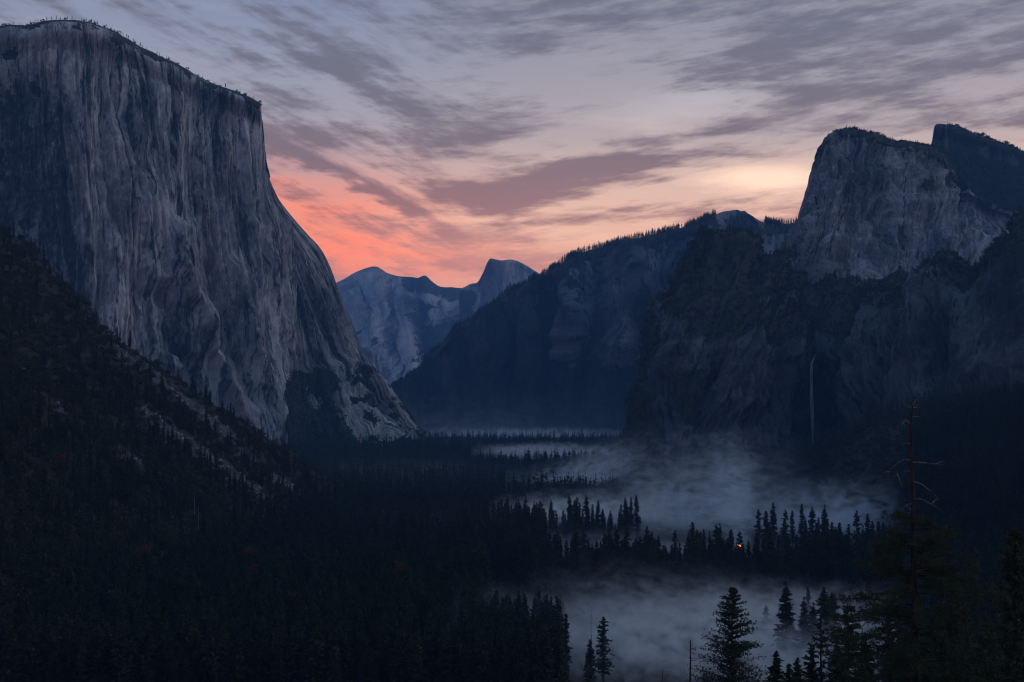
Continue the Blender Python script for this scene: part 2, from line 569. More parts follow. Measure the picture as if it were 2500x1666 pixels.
# loose rock runs on the left hillside: long streaks straight down the fall line
run_dir = np.array([-LP[1], -LP[2]]); run_dir /= np.linalg.norm(run_dir)


def scree_mask(px, py):
    m = np.zeros_like(px)
    for pts, w, s in (([(265, 850), (360, 905), (450, 975), (520, 1030), (600, 1090)], 22, 1.0),
                      ([(330, 990), (400, 1040), (470, 1090), (540, 1140), (610, 1190), (690, 1250)], 24, 1.0),
                      ([(500, 1020), (560, 1075), (620, 1130), (700, 1185), (750, 1215)], 20, .9),
                      ([(25, 880), (70, 930), (120, 980), (180, 1020)], 14, .7),
                      ([(240, 1050), (290, 1095), (340, 1130), (395, 1165)], 26, .75)):
        a = np.array(pts, float)
        c = np.interp(px, a[:, 0], a[:, 1], left=np.nan, right=np.nan)
        e = np.exp(-((py - c) / w) ** 2) * s
        ends = sm(px, a[0, 0], a[0, 0] + 25) * (1 - sm(px, a[-1, 0] - 30, a[-1, 0]))
        m = np.maximum(m, np.nan_to_num(e * ends))
    return m


scree = scree_mask(tpx, tpy) * (TY > 1000)
sn = fbm(TX / 22, TY / 22, 0, 3, 31)
scree_v = sm(scree + sn * 1.3 + fbm2(TX / 7, TY / 7, 2, 35) * .5, 0.55, 1.1)


def ground_material():
    m, g, out = new_mat('forest_floor')
    tc = g.new('ShaderNodeTexCoord')
    n = g.noise(tc.outputs['Object'], 0.02, 6.0, 0.6, 0.4)
    f = g.noise(tc.outputs['Object'], 0.25, 5.0, 0.65)
    c = mixrgb(g, n.step(0.3, 0.7), (.016, .018, .012), (.034, .032, .022))
    c = mixrgb(g, f.step(0.5, 0.75) * 0.4, c, (.05, .047, .038))
    sc = g.attr('scree')
    c = mixrgb(g, sc, c, mixrgb(g, f.step(0.35, 0.65), (.03, .032, .034), (.10, .105, .112)))
    principled(g, out, c, 0.95, n + f, 0.8, 0.7)
    return m


def scree_stone_material():
    m, g, out = new_mat('scree_stone')
    oi = g.new('ShaderNodeObjectInfo')
    tc = g.new('ShaderNodeTexCoord')
    f = g.noise(tc.outputs['Object'], 0.8, 4.0, 0.6)
    c = mixrgb(g, (E(g, oi.outputs['Random']) * 0.8 + f * 0.3).sat(), (.04, .042, .045), (.25, .265, .28))
    principled(g, out, c, 0.9, f, 0.2, 0.6)
    return m


FLOOR = ground_material()
STONE = scree_stone_material()
o = mesh_obj('valley_floor', grid_mesh('valley_floor', TQ, {'scree': scree_v}), [FLOOR])
tag(o, 'dark forested valley floor rising to brushy hillsides on both sides', 'valley', kind='structure')
gq = np.stack(np.meshgrid(np.linspace(-15000, 15000, 31), np.linspace(-1500, 18800, 31), [-4.0], indexing='xy'), -1)[:, :, 0, :]
o = mesh_obj('ground', grid_mesh('ground', gq, {'scree': np.zeros(31 * 31)}), [FLOOR])
tag(o, 'dark ground beneath and beyond the valley', 'ground', kind='structure')

SCATTER = {}         # name -> (positions, weights) kept for the woods that grow on each piece of rock


def rockbody(name, cols, nu, nv, mat, label, cat, rows=None, back=None, amp=(), pre=None, masks=None, sky=None, taper=30, size=1.0, streak=1.0, crk=1.0, calm=None, warp=70, c2w=0.5, lean_=0.25, edge=0.12):
    """a lofted body of rock: big shape from its control columns, flutes, ledges and blocks from noise"""
    Q, tu, tv = loft(cols, nu, nv, rows, back)
    px, py = proj(Q)
    N = grid_normals(Q)
    seg = np.linalg.norm(np.diff(Q, axis=1), axis=-1)
    a = np.concatenate([np.zeros((nv, 1)), np.cumsum(seg, 1)], 1)
    a = a.mean(0, keepdims=True) + 0 * a                                 # along-wall distance
    z = Q[..., 2]
    a = a + fbm2(a / (380 * size), z / (800 * size), 3, 41) * warp * size   # flutes wander
    D = np.zeros_like(a)
    for k, (wl, hl, h, kind) in enumerate(amp):
        if kind == 'step':          # flakes and corners: flat panels that break at sharp edges
            v = fbm2(a / wl, z / hl, 3, 50 + k * 7)
            q = np.floor(v * 4.0 + 0.5); f = v * 4.0 + 0.5 - q
            v = (q + sm(f, 0.44, 0.56)) / 4.0 * 2.0
        elif kind == 'panel': v = panel(a / wl, z / hl, 50 + k * 7)
        elif kind == 'ridge': v = fbm2(a / wl, z / hl, 4, 50 + k * 7, ridged=True)
        elif kind == 'cleft': v = -np.maximum(fbm2(a / wl, z / hl, 3, 50 + k * 7, ridged=True) - 0.45, 0) * 2.2
        else: v = fbm2(a / wl, z / hl, 4, 50 + k * 7)
        D = D + h * (v - (0 if kind == 'cleft' else v.mean()))
    if pre is not None: D = D + pre(px, py, a, z)
    if calm is not None: D = D * calm(px, py)
    if sky is not None: D = D * (edge + (1 - edge) * sm(py - interp_curve(sky, px), 0, taper))
    Q2 = Q + N * D[..., None]
    att = masks(px, py, Q2, N, D) if masks else {}
    att.setdefault('veg', np.zeros_like(a))
    tone = att.pop('tone', np.zeros_like(a))
    k = size
    s1 = fbm2(a / (42 * k), z / (620 * k), 5, 201, 0.6)
    s2 = fbm2(a / (11 * k), z / (170 * k), 4, 203, 0.65)
    ds_ = a * lean_
    pn = panel((a + z * .12) / (36 * k), (z + ds_) / (95 * k), 71) * 0.5 + panel(a / (13 * k), (z - ds_) / (30 * k), 73) * 0.45 + panel(a / (90 * k), z / (240 * k), 75) * 0.35
    pt = fbm2(a / (150 * k), z / (190 * k), 5, 205, 0.58)
    c1 = np.abs(fbm2(a / (40 * k), z / (420 * k), 5, 207, 0.55)); c2 = np.abs(fbm2(a / (60 * k), z / (26 * k), 4, 209, 0.62))
    gate = sm(fbm2(a / (90 * k), z / (90 * k), 3, 211), -0.15, 0.25)
    Ds = D - (np.roll(D, 4, 0) + np.roll(D, -4, 0) + np.roll(D, 4, 1) + np.roll(D, -4, 1)) / 4
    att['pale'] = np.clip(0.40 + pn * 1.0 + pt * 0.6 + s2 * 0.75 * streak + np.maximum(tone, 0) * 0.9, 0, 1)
    att['stain_shade'] = np.clip(sm(s1 + s2 * 0.6, 0.02, 0.32) * 0.9 * streak + np.maximum(-pn - 0.12, 0) * 0.55 - np.minimum(tone, 0) * 0.95 - np.maximum(tone, 0) * 0.6 + np.maximum(pt * 0.8 - 0.25, 0) * 0, 0, 0.95)  # real stains plus the shade painted in through tone
    att['warm'] = np.clip(sm(fbm2(a / (70 * k), z / (330 * k), 4, 213), 0.05, 0.4), 0, 1)
    att['crack'] = np.clip((sm(-c1, -0.035, -0.008) * 1.0 + sm(-c2, -0.03, -0.004) * c2w * gate) * crk, 0, 0.85)
    o = mesh_obj(name, grid_mesh(name, Q2, att), [mat])
    tag(o, label, cat, kind='structure')
    SCATTER[name] = (Q2, att['veg'], grid_normals(Q2))
    return o


def polydist(px, py, pts):
    """horizontal pixel offset from a line running down the face, and 1 inside its height range"""
    a = np.array(sorted(pts, key=lambda p: p[1]), float)
    c = np.interp(py, a[:, 1], a[:, 0])
    inside = sm(py, a[0, 1] - 25, a[0, 1] + 25) * (1 - sm(py, a[-1, 1] - 25, a[-1, 1] + 25))
    return px - c, inside


# ---- the great wall on the left
cap_cols = [
    [(-120, 1180, 3320), (-120, 700, 3370), (-120, 330, 3440), (-120, 75, 3540)],
    [(0, 1180, 3230), (0, 700, 3290), (0, 330, 3360), (0, 110, 3420), (0, 66, 3480)],
    [(75, 1180, 3190), (70, 700, 3270), (66, 330, 3350), (66, 110, 3410), (66, 62, 3470)],
    [(160, 1180, 3180), (150, 700, 3270), (140, 330, 3350), (134, 110, 3430), (130, 52, 3490)],
    [(240, 1180, 3190), (225, 700, 3280), (208, 330, 3360), (200, 110, 3450), (196, 53, 3510)],
    [(330, 1180, 3260), (305, 700, 3340), (278, 330, 3410), (270, 140, 3480), (262, 66, 3560)],
    [(420, 1170, 3350), (385, 700, 3420), (350, 380, 3470), (336, 180, 3540), (322, 102, 3610)],
    [(510, 1200, 3430), (465, 700, 3500), (420, 400, 3550), (405, 220, 3600), (396, 141, 3670)],
    [(590, 1200, 3510), (535, 720, 3570), (490, 430, 3620), (478, 270, 3650), (470, 178, 3720)],
    [(650, 1110, 3560), (600, 780, 3620), (552, 480, 3670), (545, 310, 3690), (540, 209, 3760)],
    [(698, 1095, 3600), (655, 820, 3670), (607, 500, 3720), (600, 340, 3740), (595, 230, 3790)],
    [(727, 1082, 3620), (705, 980, 3650), (683, 850, 3700), (662, 650, 3750), (641, 450, 3790), (637, 330, 3810), (633, 250, 3830)],
    [(731, 1088, 3830), (707, 975, 3850), (688, 850, 3880), (667, 655, 3890), (645, 455, 3880), (640, 340, 3870), (636, 256, 3860)],
    [(752, 1090, 3960), (724, 975, 4010), (704, 860, 4040), (682, 670, 4030), (654, 490, 3980), (643, 380, 3920), (638, 290, 3890)],
    [(812, 1092, 3900), (768, 960, 4080), (738, 860, 4130), (708, 680, 4090), (674, 520, 4020), (647, 400, 3940), (641, 300, 3900)],
    [(905, 1092, 3950), (845, 990, 4090), (800, 890, 4200), (765, 760, 4160), (722, 610, 4100), (668, 490, 4020), (646, 380, 3960)],
    [(985, 1080, 4120), (925, 985, 4260), (872, 895, 4350), (820, 760, 4320), (765, 630, 4240), (690, 520, 4140), (648, 420, 4050)],
    [(1040, 1062, 4300), (1008, 1030, 4350), (980, 985, 4400), (955, 940, 4440), (925, 903, 4460), (903, 893, 4480), (882, 848, 4480), (850, 776, 4450), (822, 705, 4420), (803, 655, 4400), (786, 620, 4370),
     (740, 570, 4320), (700, 522, 4270), (668, 482, 4220), (649, 446, 4180)],
    [(1030, 1070, 4900), (940, 960, 5000), (860, 880, 5050), (780, 700, 5000), (700, 580, 4900), (640, 490, 4700)],
]


def cap_pre(px, py, a, z):
    D = np.zeros_like(a)
    for pts, w, h in (([(425, 540), (432, 640), (470, 740), (510, 830), (560, 950), (610, 1050)], 22, 48),
                      ([(405, 700), (420, 800), (470, 900), (500, 1000)], 36, -62),
                      ([(350, 430), (372, 640), (385, 850), (410, 920)], 26, 28),
                      ([(575, 640), (600, 760), (645, 900), (690, 1040)], 18, 34),
                      ([(540, 640), (560, 740), (590, 850), (640, 980)], 18, -36),
                      ([(212, 230), (215, 400), (205, 600), (195, 720)], 24, 26),
                      ([(322, 260), (340, 370), (352, 470)], 14, -30), ([(270, 240), (275, 420), (290, 560)], 10, -24),
                      ([(425, 180), (430, 300), (420, 420)], 10, -24), ([(505, 240), (500, 380), (500, 520)], 14, 24),
                      ([(590, 260), (600, 420), (612, 560), (640, 700)], 10, 20), ([(100, 240), (95, 420), (105, 560)], 20, -20),
                      ([(660, 480), (672, 640), (690, 800), (704, 960)], 10, 14)):
        dx, ins = polydist(px, py, pts)
        wob = fbm(py / 60.0, px * 0, 0.3, 3, 77) * w * 0.7
        e = dx + wob
        D += h * np.exp(-(e / np.where(e * np.sign(h) < 0, w * 0.5, w * 1.35)) ** 2) * ins
    # broken ledges on the dark west end
    west = 1 - sm(px, 120, 230)
    D += west * fbm(a / 70, z / 45, 0.0, 4, 81, ridged=True) * 9
    # foot of the south-east face breaks into bouldery steps
    foot = sm(px, 700, 780) * sm(py, 860, 900)
    D += foot * (panel(a / 70, z / 46, 83) * 24 + panel(a / 28, z / 20, 85) * 11)
    return D


CAP_EDGE = [(240, 634), (330, 641), (446, 649), (482, 668), (522, 700), (570, 740), (620, 786), (655, 803), (705, 822), (776, 850), (848, 882), (893, 903), (903, 925), (940, 955), (985, 980), (1030, 1008), (1062, 1040)]


def cap_calm(px, py):
    return 0.12 + 0.88 * sm(interp_curve(CAP_EDGE, py) - px, -4, 55)


def blot2(px, py, cx, cy, sx, sy, rot=0):
    c, s = math.cos(R(rot)), math.sin(R(rot))
    u = ((px - cx) * c + (py - cy) * s) / sx; v = ((py - cy) * c - (px - cx) * s) / sy
    return np.exp(-(u * u + v * v))


def cap_masks(px, py, Q, N, D):
    n = fbm(Q[..., 0] / 60, Q[..., 2] / 60, Q[..., 1] / 60, 4, 91)
    rim = interp_curve([(-300, 95), (0, 66), (130, 52), (196, 53), (262, 66), (322, 102), (396, 141), (470, 178), (540, 209), (595, 230), (640, 255), (660, 500)], px)
    veg = np.clip(1.0 - (py - rim) / np.maximum(14 + 46 * n, 2), 0, 1) * (px < 640) * 0.9
    veg = np.maximum(veg, blot2(px, py, 300, 100, 70, 26, 35) * 0.7)
    veg = np.maximum(veg, 0.9 * sm(px, 692, 712) * (1 - sm(px, 800, 860)) * sm(py, 896, 920) * (1 - 0.8 * blot2(px, py, 775, 960, 26, 34)))
    veg = np.maximum(veg, blot2(px, py, 795, 925, 34, 26) * 1.2)
    veg = np.maximum(veg, sm(py - (880 + (px - 700) * 0.62), 60, 110) * sm(px, 690, 720))
    veg = np.maximum(veg, blot2(px, py, 880, 900, 60, 16, 12) * 0.85)
    veg = veg - 1.1 * blot2(px, py, 905, 985, 26, 95, -33) - 0.7 * blot2(px, py, 960, 1010, 40, 60, -30)
    veg = np.maximum(veg, 0.55 * (1 - sm(px, 60, 200)) * sm(n, 0.0, 0.35))
    veg = np.maximum(veg, 0.8 * sm(px, 800, 850) * sm(py, 880, 920) * sm(n, 0.02, 0.2))
    veg = np.clip(veg + n * 0.6 * (veg > 0.05), 0, 1)
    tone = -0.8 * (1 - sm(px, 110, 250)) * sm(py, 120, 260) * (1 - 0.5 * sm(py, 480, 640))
    tone -= 0.8 * blot2(px, py, 438, 830, 40, 150, -12) + 0.5 * blot2(px, py, 590, 800, 34, 120, -14)  # shade of the recesses beside the ribs, painted into the rock colour
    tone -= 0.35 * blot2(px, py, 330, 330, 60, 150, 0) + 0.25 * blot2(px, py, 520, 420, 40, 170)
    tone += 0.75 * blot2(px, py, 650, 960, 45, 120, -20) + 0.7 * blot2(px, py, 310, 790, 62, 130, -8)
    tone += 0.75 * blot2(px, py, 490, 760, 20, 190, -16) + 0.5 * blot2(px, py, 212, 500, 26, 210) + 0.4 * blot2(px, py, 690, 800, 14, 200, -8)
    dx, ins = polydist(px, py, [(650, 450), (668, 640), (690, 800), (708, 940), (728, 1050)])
    tone += ins * (0.55 * np.exp(-((dx + 16) / 12) ** 2) - 0.75 * np.exp(-((dx - 16) / 14) ** 2))  # prow edge: lit left side and shaded right side painted as tone
    tone -= 0.75 * blot2(px, py, 780, 770, 62, 130, -24) + 0.5 * blot2(px, py, 770, 900, 110, 40, 10)  # first patch: the less lit south-east face, its shade put into the colour
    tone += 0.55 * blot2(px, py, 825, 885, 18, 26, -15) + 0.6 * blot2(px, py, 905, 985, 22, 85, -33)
    return {'veg': veg, 'tone': np.clip(tone + n * 0.3, -1, 1)}


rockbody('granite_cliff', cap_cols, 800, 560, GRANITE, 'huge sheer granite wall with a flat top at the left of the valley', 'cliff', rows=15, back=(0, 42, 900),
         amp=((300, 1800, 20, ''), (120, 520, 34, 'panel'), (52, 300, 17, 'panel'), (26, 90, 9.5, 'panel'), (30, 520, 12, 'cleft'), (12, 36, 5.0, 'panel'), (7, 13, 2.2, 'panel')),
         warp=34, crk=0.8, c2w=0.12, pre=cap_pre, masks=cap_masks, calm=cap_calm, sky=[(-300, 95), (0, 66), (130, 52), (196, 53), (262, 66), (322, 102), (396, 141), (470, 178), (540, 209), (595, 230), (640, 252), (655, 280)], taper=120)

# ---- dark wall with the waterfall, on the right: foot, wall, rim, upper slope, crest
fall_cols = [
    [(1640, 1200, 3300), (1640, 1060, 3300), (1650, 950, 3320), (1660, 830, 3340), (1660, 760, 3350), (1690, 720, 3360), (1710, 660, 3380), (1760, 600, 3400)],
    [(1560, 1200, 2800), (1570, 1060, 2850), (1580, 940, 2900), (1600, 810, 2950), (1620, 748, 2980), (1660, 724, 3020), (1685, 640, 3060), (1735, 590, 3100)],
    [(1528, 1200, 2420), (1542, 1060, 2470), (1556, 940, 2540), (1578, 800, 2610), (1598, 738, 2650), (1648, 718, 2700), (1672, 668, 2760), (1716, 574, 2860)],
    [(1575, 1200, 2300), (1590, 1060, 2350), (1610, 950, 2410), (1630, 830, 2480), (1650, 765, 2540), (1685, 705, 2630), (1705, 640, 2740), (1736, 566, 2870)],
    [(1660, 1200, 2260), (1665, 1060, 2310), (1680, 960, 2370), (1695, 860, 2430), (1705, 800, 2490), (1735, 720, 2620), (1755, 645, 2760), (1775, 571, 2900)],
    [(1755, 1200, 2300), (1755, 1060, 2350), (1765, 970, 2390), (1775, 880, 2440), (1785, 825, 2490), (1805, 740, 2640), (1825, 660, 2800), (1845, 602, 2940)],
    [(1850, 1200, 2420), (1850, 1060, 2460), (1855, 980, 2490), (1862, 890, 2530), (1870, 838, 2570), (1885, 765, 2720), (1900, 700, 2880), (1920, 650, 3040)],
    [(1930, 1200, 2560), (1930, 1060, 2590), (1932, 985, 2610), (1935, 905, 2640), (1938, 850, 2670), (1948, 790, 2810), (1965, 735, 2970), (1985, 690, 3140)],
    [(1962, 1200, 2680), (1962, 1060, 2700), (1963, 985, 2715), (1964, 915, 2725), (1966, 872, 2735), (1978, 805, 2860), (1998, 750, 3020), (2020, 705, 3190)],
    [(2008, 1200, 2685), (2008, 1060, 2705), (2008, 985, 2720), (2006, 915, 2730), (2004, 872, 2740), (2022, 810, 2870), (2052, 758, 3040), (2085, 706, 3200)],
    [(2035, 1200, 2560), (2034, 1060, 2590), (2032, 985, 2620), (2030, 905, 2650), (2030, 850, 2680), (2060, 795, 2830), (2100, 750, 3000), (2130, 705, 3160)],
    [(2110, 1200, 2430), (2105, 1060, 2460), (2100, 970, 2490), (2098, 870, 2530), (2102, 795, 2580), (2130, 750, 2720), (2160, 722, 2880), (2190, 700, 3020)],
    [(2200, 1200, 2340), (2195, 1050, 2370), (2190, 950, 2400), (2190, 840, 2450), (2195, 750, 2500), (2215, 718, 2600), (2240, 704, 2720), (2260, 694, 2840)],
    [(2290, 1200, 2260), (2285, 1040, 2290), (2280, 930, 2330), (2280, 810, 2380), (2284, 715, 2430), (2295, 690, 2500), (2312, 674, 2580), (2330, 655, 2660)],
    [(2390, 1200, 2180), (2385, 1030, 2210), (2382, 910, 2250), (2382, 780, 2300), (2386, 680, 2350), (2392, 650, 2410), (2402, 630, 2480), (2412, 610, 2560)],
    [(2490, 1200, 2100), (2488, 1020, 2140), (2486, 890, 2180), (2486, 740, 2230), (2488, 640, 2290), (2490, 600, 2350), (2492, 575, 2420), (2496, 556, 2500)],
    [(2640, 1200, 2020), (2640, 1000, 2060), (2640, 860, 2110), (2640, 700, 2170), (2640, 590, 2230), (2640, 540, 2300), (2640, 510, 2370), (2640, 480, 2450)],
]


def fall_pre(px, py, a, z):
    D = np.zeros_like(a)
    for pts, w, h in (([(1985, 860), (1985, 980), (1985, 1100)], 22, -16), ([(1820, 850), (1830, 960), (1840, 1080)], 20, 16),
                      ([(2280, 720), (2275, 860), (2270, 1000)], 12, -30), ([(2350, 760), (2345, 900), (2340, 1000)], 26, 14),
                      ([(1640, 880), (1600, 1000), (1580, 1100)], 30, 18), ([(1720, 900), (1715, 1000), (1720, 1100)], 30, -22),
                      ([(2150, 800), (2140, 900), (2130, 1000)], 22, 15)):
        dx, ins = polydist(px, py, pts)
        D += h * np.exp(-((dx + fbm(py / 50.0, px * 0, 0.3, 3, 177) * w * 0.6) / w) ** 2) * ins
    return D


RIMF = [(1500, 735), (1600, 745), (1650, 790), (1705, 830), (1785, 850), (1870, 850), (1938, 850), (1985, 862), (2030, 850), (2098, 795), (2195, 752), (2284, 715), (2386, 680), (2490, 640), (2640, 590)]


def fall_masks(px, py, Q, N, D):
    n = fbm(Q[..., 0] / 45, Q[..., 2] / 45, Q[..., 1] / 45, 4, 191)
    rim = interp_curve(RIMF, px)
    veg = 0.85 * (1 - sm(py, rim - 34, rim + 6))
    rib = blot2(px, py, 1850, 770, 120, 26, 24) * 0.45 + blot2(px, py, 1700, 770, 70, 40, 0) * 0.4
    veg = veg - rib + n * 0.55
    veg = np.maximum(veg, blot2(px, py, 1690, 950, 70, 70, 30) * 0.95 + n * 0.5)
    veg = np.maximum(veg, sm(py, 1050, 1120) * 0.9 * (px > 1650))
    veg = np.maximum(veg, 0.8 * (1 - sm(px, 1560, 1640)) + n * 0.4)
    veg = np.clip(veg, 0, 1)
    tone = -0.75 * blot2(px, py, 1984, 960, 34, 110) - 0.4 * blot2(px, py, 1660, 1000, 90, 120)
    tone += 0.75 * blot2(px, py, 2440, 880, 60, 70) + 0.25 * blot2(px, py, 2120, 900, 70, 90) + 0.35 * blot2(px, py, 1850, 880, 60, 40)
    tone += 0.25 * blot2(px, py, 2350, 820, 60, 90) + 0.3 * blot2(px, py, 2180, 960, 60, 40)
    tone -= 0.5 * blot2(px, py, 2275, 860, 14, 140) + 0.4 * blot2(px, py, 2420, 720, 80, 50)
    return {'veg': veg, 'tone': np.clip(tone + n * 0.35, -1, 1)}


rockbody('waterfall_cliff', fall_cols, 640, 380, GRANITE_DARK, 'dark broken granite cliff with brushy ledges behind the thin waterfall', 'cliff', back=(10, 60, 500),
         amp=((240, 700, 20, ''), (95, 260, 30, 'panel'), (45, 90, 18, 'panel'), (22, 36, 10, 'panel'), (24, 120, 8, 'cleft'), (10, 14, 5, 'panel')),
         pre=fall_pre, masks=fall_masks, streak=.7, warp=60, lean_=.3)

# ---- the big rounded rock above it
mid_cols = [
    [(1960, 760, 4100), (1985, 640, 4150), (1990, 560, 4200), (2010, 470, 4230), (2030, 400, 4250), (2060, 350, 4280)],
    [(1905, 720, 3700), (1930, 620, 3740), (1945, 552, 3770), (1965, 492, 3800), (1980, 450, 3810), (1998, 424, 3820)],
    [(1915, 740, 3480), (1938, 640, 3540), (1958, 560, 3590), (1982, 490, 3630), (2001, 425, 3660), (2004, 395, 3670), (2009, 362, 3690), (2021, 340, 3710)],
    [(1965, 760, 3400), (1985, 650, 3470), (2010, 560, 3530), (2025, 480, 3570), (2030, 410, 3600), (2030, 370, 3630), (2035, 336, 3680), (2050, 322, 3740)],
    [(2040, 770, 3380), (2055, 660, 3450), (2070, 560, 3520), (2075, 480, 3570), (2078, 410, 3610), (2080, 360, 3650), (2084, 330, 3700), (2088, 311, 3760)],
    [(2120, 770, 3400), (2130, 660, 3470), (2138, 570, 3540), (2140, 490, 3600), (2140, 420, 3640), (2142, 375, 3680), (2146, 345, 3720), (2150, 325, 3790)],
    [(2205, 770, 3400), (2212, 670, 3480), (2218, 590, 3560), (2222, 520, 3630), (2224, 460, 3690), (2226, 410, 3740), (2228, 375, 3780), (2230, 353, 3840)],
    [(2290, 770, 3400), (2300, 680, 3480), (2308, 610, 3560), (2312, 550, 3640), (2312, 500, 3720), (2310, 460, 3790), (2306, 420, 3850), (2296, 372, 3920)],
    [(2390, 760, 3400), (2398, 670, 3500), (2404, 615, 3600), (2400, 570, 3700), (2390, 535, 3780), (2375, 510, 3850), (2355, 480, 3930), (2335, 440, 4010)],
    [(2490, 740, 3420), (2492, 650, 3520), (2494, 605, 3620), (2490, 575, 3720), (2480, 555, 3800), (2462, 540, 3870), (2440, 525, 3950), (2420, 500, 4020)],
    [(2640, 720, 3450), (2640, 650, 3550), (2640, 620, 3650), (2640, 600, 3750), (2630, 590, 3830), (2620, 580, 3900), (2600, 570, 3980), (2580, 550, 4050)],
]


def mid_masks(px, py, Q, N, D):
    n = fbm(Q[..., 0] / 55, Q[..., 2] / 55, Q[..., 1] / 55, 4, 291)
    top = interp_curve([(1900, 640), (1998, 424), (2021, 340), (2050, 322), (2088, 311), (2150, 325), (2230, 353), (2296, 372), (2400, 480), (2640, 545)], px)
    veg = np.clip(1 - (py - top) / 45, 0, 1) * sm(px, 2010, 2060) * 0.85
    veg = np.maximum(veg, sm(py - interp_curve([(1900, 600), (1950, 660), (2020, 700), (2120, 690), (2200, 640), (2280, 700), (2640, 760)], px), 0, 30))
    veg = np.maximum(veg, 0.75 * blot2(px, py, 2210, 560, 30, 26, 30) + 0.8 * blot2(px, py, 2260, 455, 20, 18))
    veg = np.maximum(veg, 0.8 * blot2(px, py, 2340, 450, 60, 20, 45))
    veg = np.clip(veg + n * 0.4, 0, 1)
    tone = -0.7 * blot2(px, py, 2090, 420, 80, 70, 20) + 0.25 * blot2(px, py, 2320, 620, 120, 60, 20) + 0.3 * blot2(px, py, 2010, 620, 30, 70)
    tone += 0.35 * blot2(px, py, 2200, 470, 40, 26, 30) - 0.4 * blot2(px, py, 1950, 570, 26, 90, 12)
    return {'veg': veg, 'tone': np.clip(tone + n * 0.35, -1, 1)}


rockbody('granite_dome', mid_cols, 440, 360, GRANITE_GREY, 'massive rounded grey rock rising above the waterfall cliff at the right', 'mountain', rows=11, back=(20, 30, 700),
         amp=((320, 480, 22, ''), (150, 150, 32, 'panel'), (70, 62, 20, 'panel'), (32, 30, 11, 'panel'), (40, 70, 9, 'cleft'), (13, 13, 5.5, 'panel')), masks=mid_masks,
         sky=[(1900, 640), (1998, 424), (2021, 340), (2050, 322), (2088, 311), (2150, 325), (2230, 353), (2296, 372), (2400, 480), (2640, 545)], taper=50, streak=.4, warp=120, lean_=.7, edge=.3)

# ---- the blade-shaped summit behind it, far right
spire_cols = [
    [(2350, 700, 5000), (2330, 520, 5000), (2310, 400, 5000), (2300, 330, 5000)],
    [(2262, 640, 4600), (2270, 480, 4620), (2277, 380, 4630), (2278, 322, 4640), (2284, 309, 4650)],
    [(2275, 640, 4500), (2283, 480, 4540), (2288, 380, 4560), (2290, 326, 4590), (2298, 303, 4620)],
    [(2330, 640, 4400), (2332, 500, 4470), (2334, 400, 4530), (2336, 340, 4580), (2338, 312, 4630)],
    [(2400, 640, 4350), (2400, 520, 4430), (2400, 430, 4500), (2400, 370, 4560), (2400, 334, 4620)],
    [(2480, 640, 4300), (2480, 530, 4380), (2480, 450, 4450), (2480, 400, 4520), (2480, 364, 4600)],
    [(2640, 640, 4250), (2640, 560, 4320), (2640, 500, 4390), (2640, 460, 4450), (2640, 425, 4540)],
]


def spire_masks(px, py, Q, N, D):
    n = fbm(Q[..., 0] / 50, Q[..., 2] / 50, Q[..., 1] / 50, 4, 391)
    veg = sm(px, 2292, 2330) * 0.75 + n * 0.5 - 0.5 * blot2(px, py, 2430, 375, 60, 16, 20)
    return {'veg': np.clip(veg, 0, 1), 'tone': np.clip(n * 0.5 - 0.2, -1, 1)}


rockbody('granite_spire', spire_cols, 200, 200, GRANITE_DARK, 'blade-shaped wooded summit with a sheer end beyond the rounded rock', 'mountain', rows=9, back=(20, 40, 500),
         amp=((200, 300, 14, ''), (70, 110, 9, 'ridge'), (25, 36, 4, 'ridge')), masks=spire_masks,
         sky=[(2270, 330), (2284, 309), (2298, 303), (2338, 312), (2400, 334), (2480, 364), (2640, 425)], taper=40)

# ---- the long forested ridge across the middle distance
ridge_sky = [(905, 1000), (950, 958), (965, 946), (985, 930), (1026, 902), (1045, 872), (1072, 850), (1100, 828), (1118, 800), (1158, 782), (1176, 762), (1210, 744), (1247, 725), (1262, 706), (1290, 690), (1318, 676),
             (1340, 661), (1360, 651), (1384, 634), (1417, 620), (1471, 603), (1530, 588), (1600, 573), (1660, 556), (1710, 542), (1742, 529), (1768, 518), (1800, 513), (1830, 520), (1862, 541), (1900, 548), (1960, 545), (2040, 540)]
ridge_cols = []
for i, (sx, sy) in enumerate(ridge_sky):
    f = (sx - 905) / (2040 - 905)
    dtop = 6350 - 500 * f + (250 * math.sin(i * 1.7))
    dbase = 5050 + 250 * (1 - f) if f < .8 else 5050
    bx = sx + 22 * (1 - f)
    col = [(bx, 1082, dbase), (bx, 1040, dbase + 130), (bx - 5, 960, dbase + 420)]
    if sy < 900: col.append((sx + 6, max(sy + 90, 640 + (900 - 640) * (1 - f) ** 1.2), dtop - 330))
    if sy < 800: col.append((sx + 2, sy + 36, dtop - 120))
    col.append((sx, sy, dtop))
    ridge_cols.append(col)
# the left end of the ridge turns away behind the great wall
ridge_cols = [[(880, 1082, 6900), (850, 1040, 7000), (850, 1015, 7100)]] + ridge_cols


def ridge_pre(px, py, a, z):
    D = np.zeros_like(a)
    for pts, w, h in (([(1420, 610), (1410, 700), (1395, 800), (1385, 900)], 26, 45), ([(1470, 640), (1475, 760), (1480, 880)], 22, -50),
                      ([(1540, 610), (1560, 700), (1600, 790), (1640, 840)], 26, 60), ([(1345, 700), (1350, 800), (1340, 900)], 30, -50),
                      ([(1250, 700), (1230, 800), (1180, 920)], 36, 26), ([(1140, 780), (1110, 880), (1080, 960)], 30, 18),
                      ([(1520, 820), (1500, 900), (1460, 980)], 24, 60)):
        dx, ins = polydist(px, py, pts)
        D += h * np.exp(-((dx + fbm(py / 60.0, px * 0, 0.3, 3, 477) * w * 0.8) / w) ** 2) * ins
    return D * sm(py - interp_curve(ridge_sky, px), 6, 50)


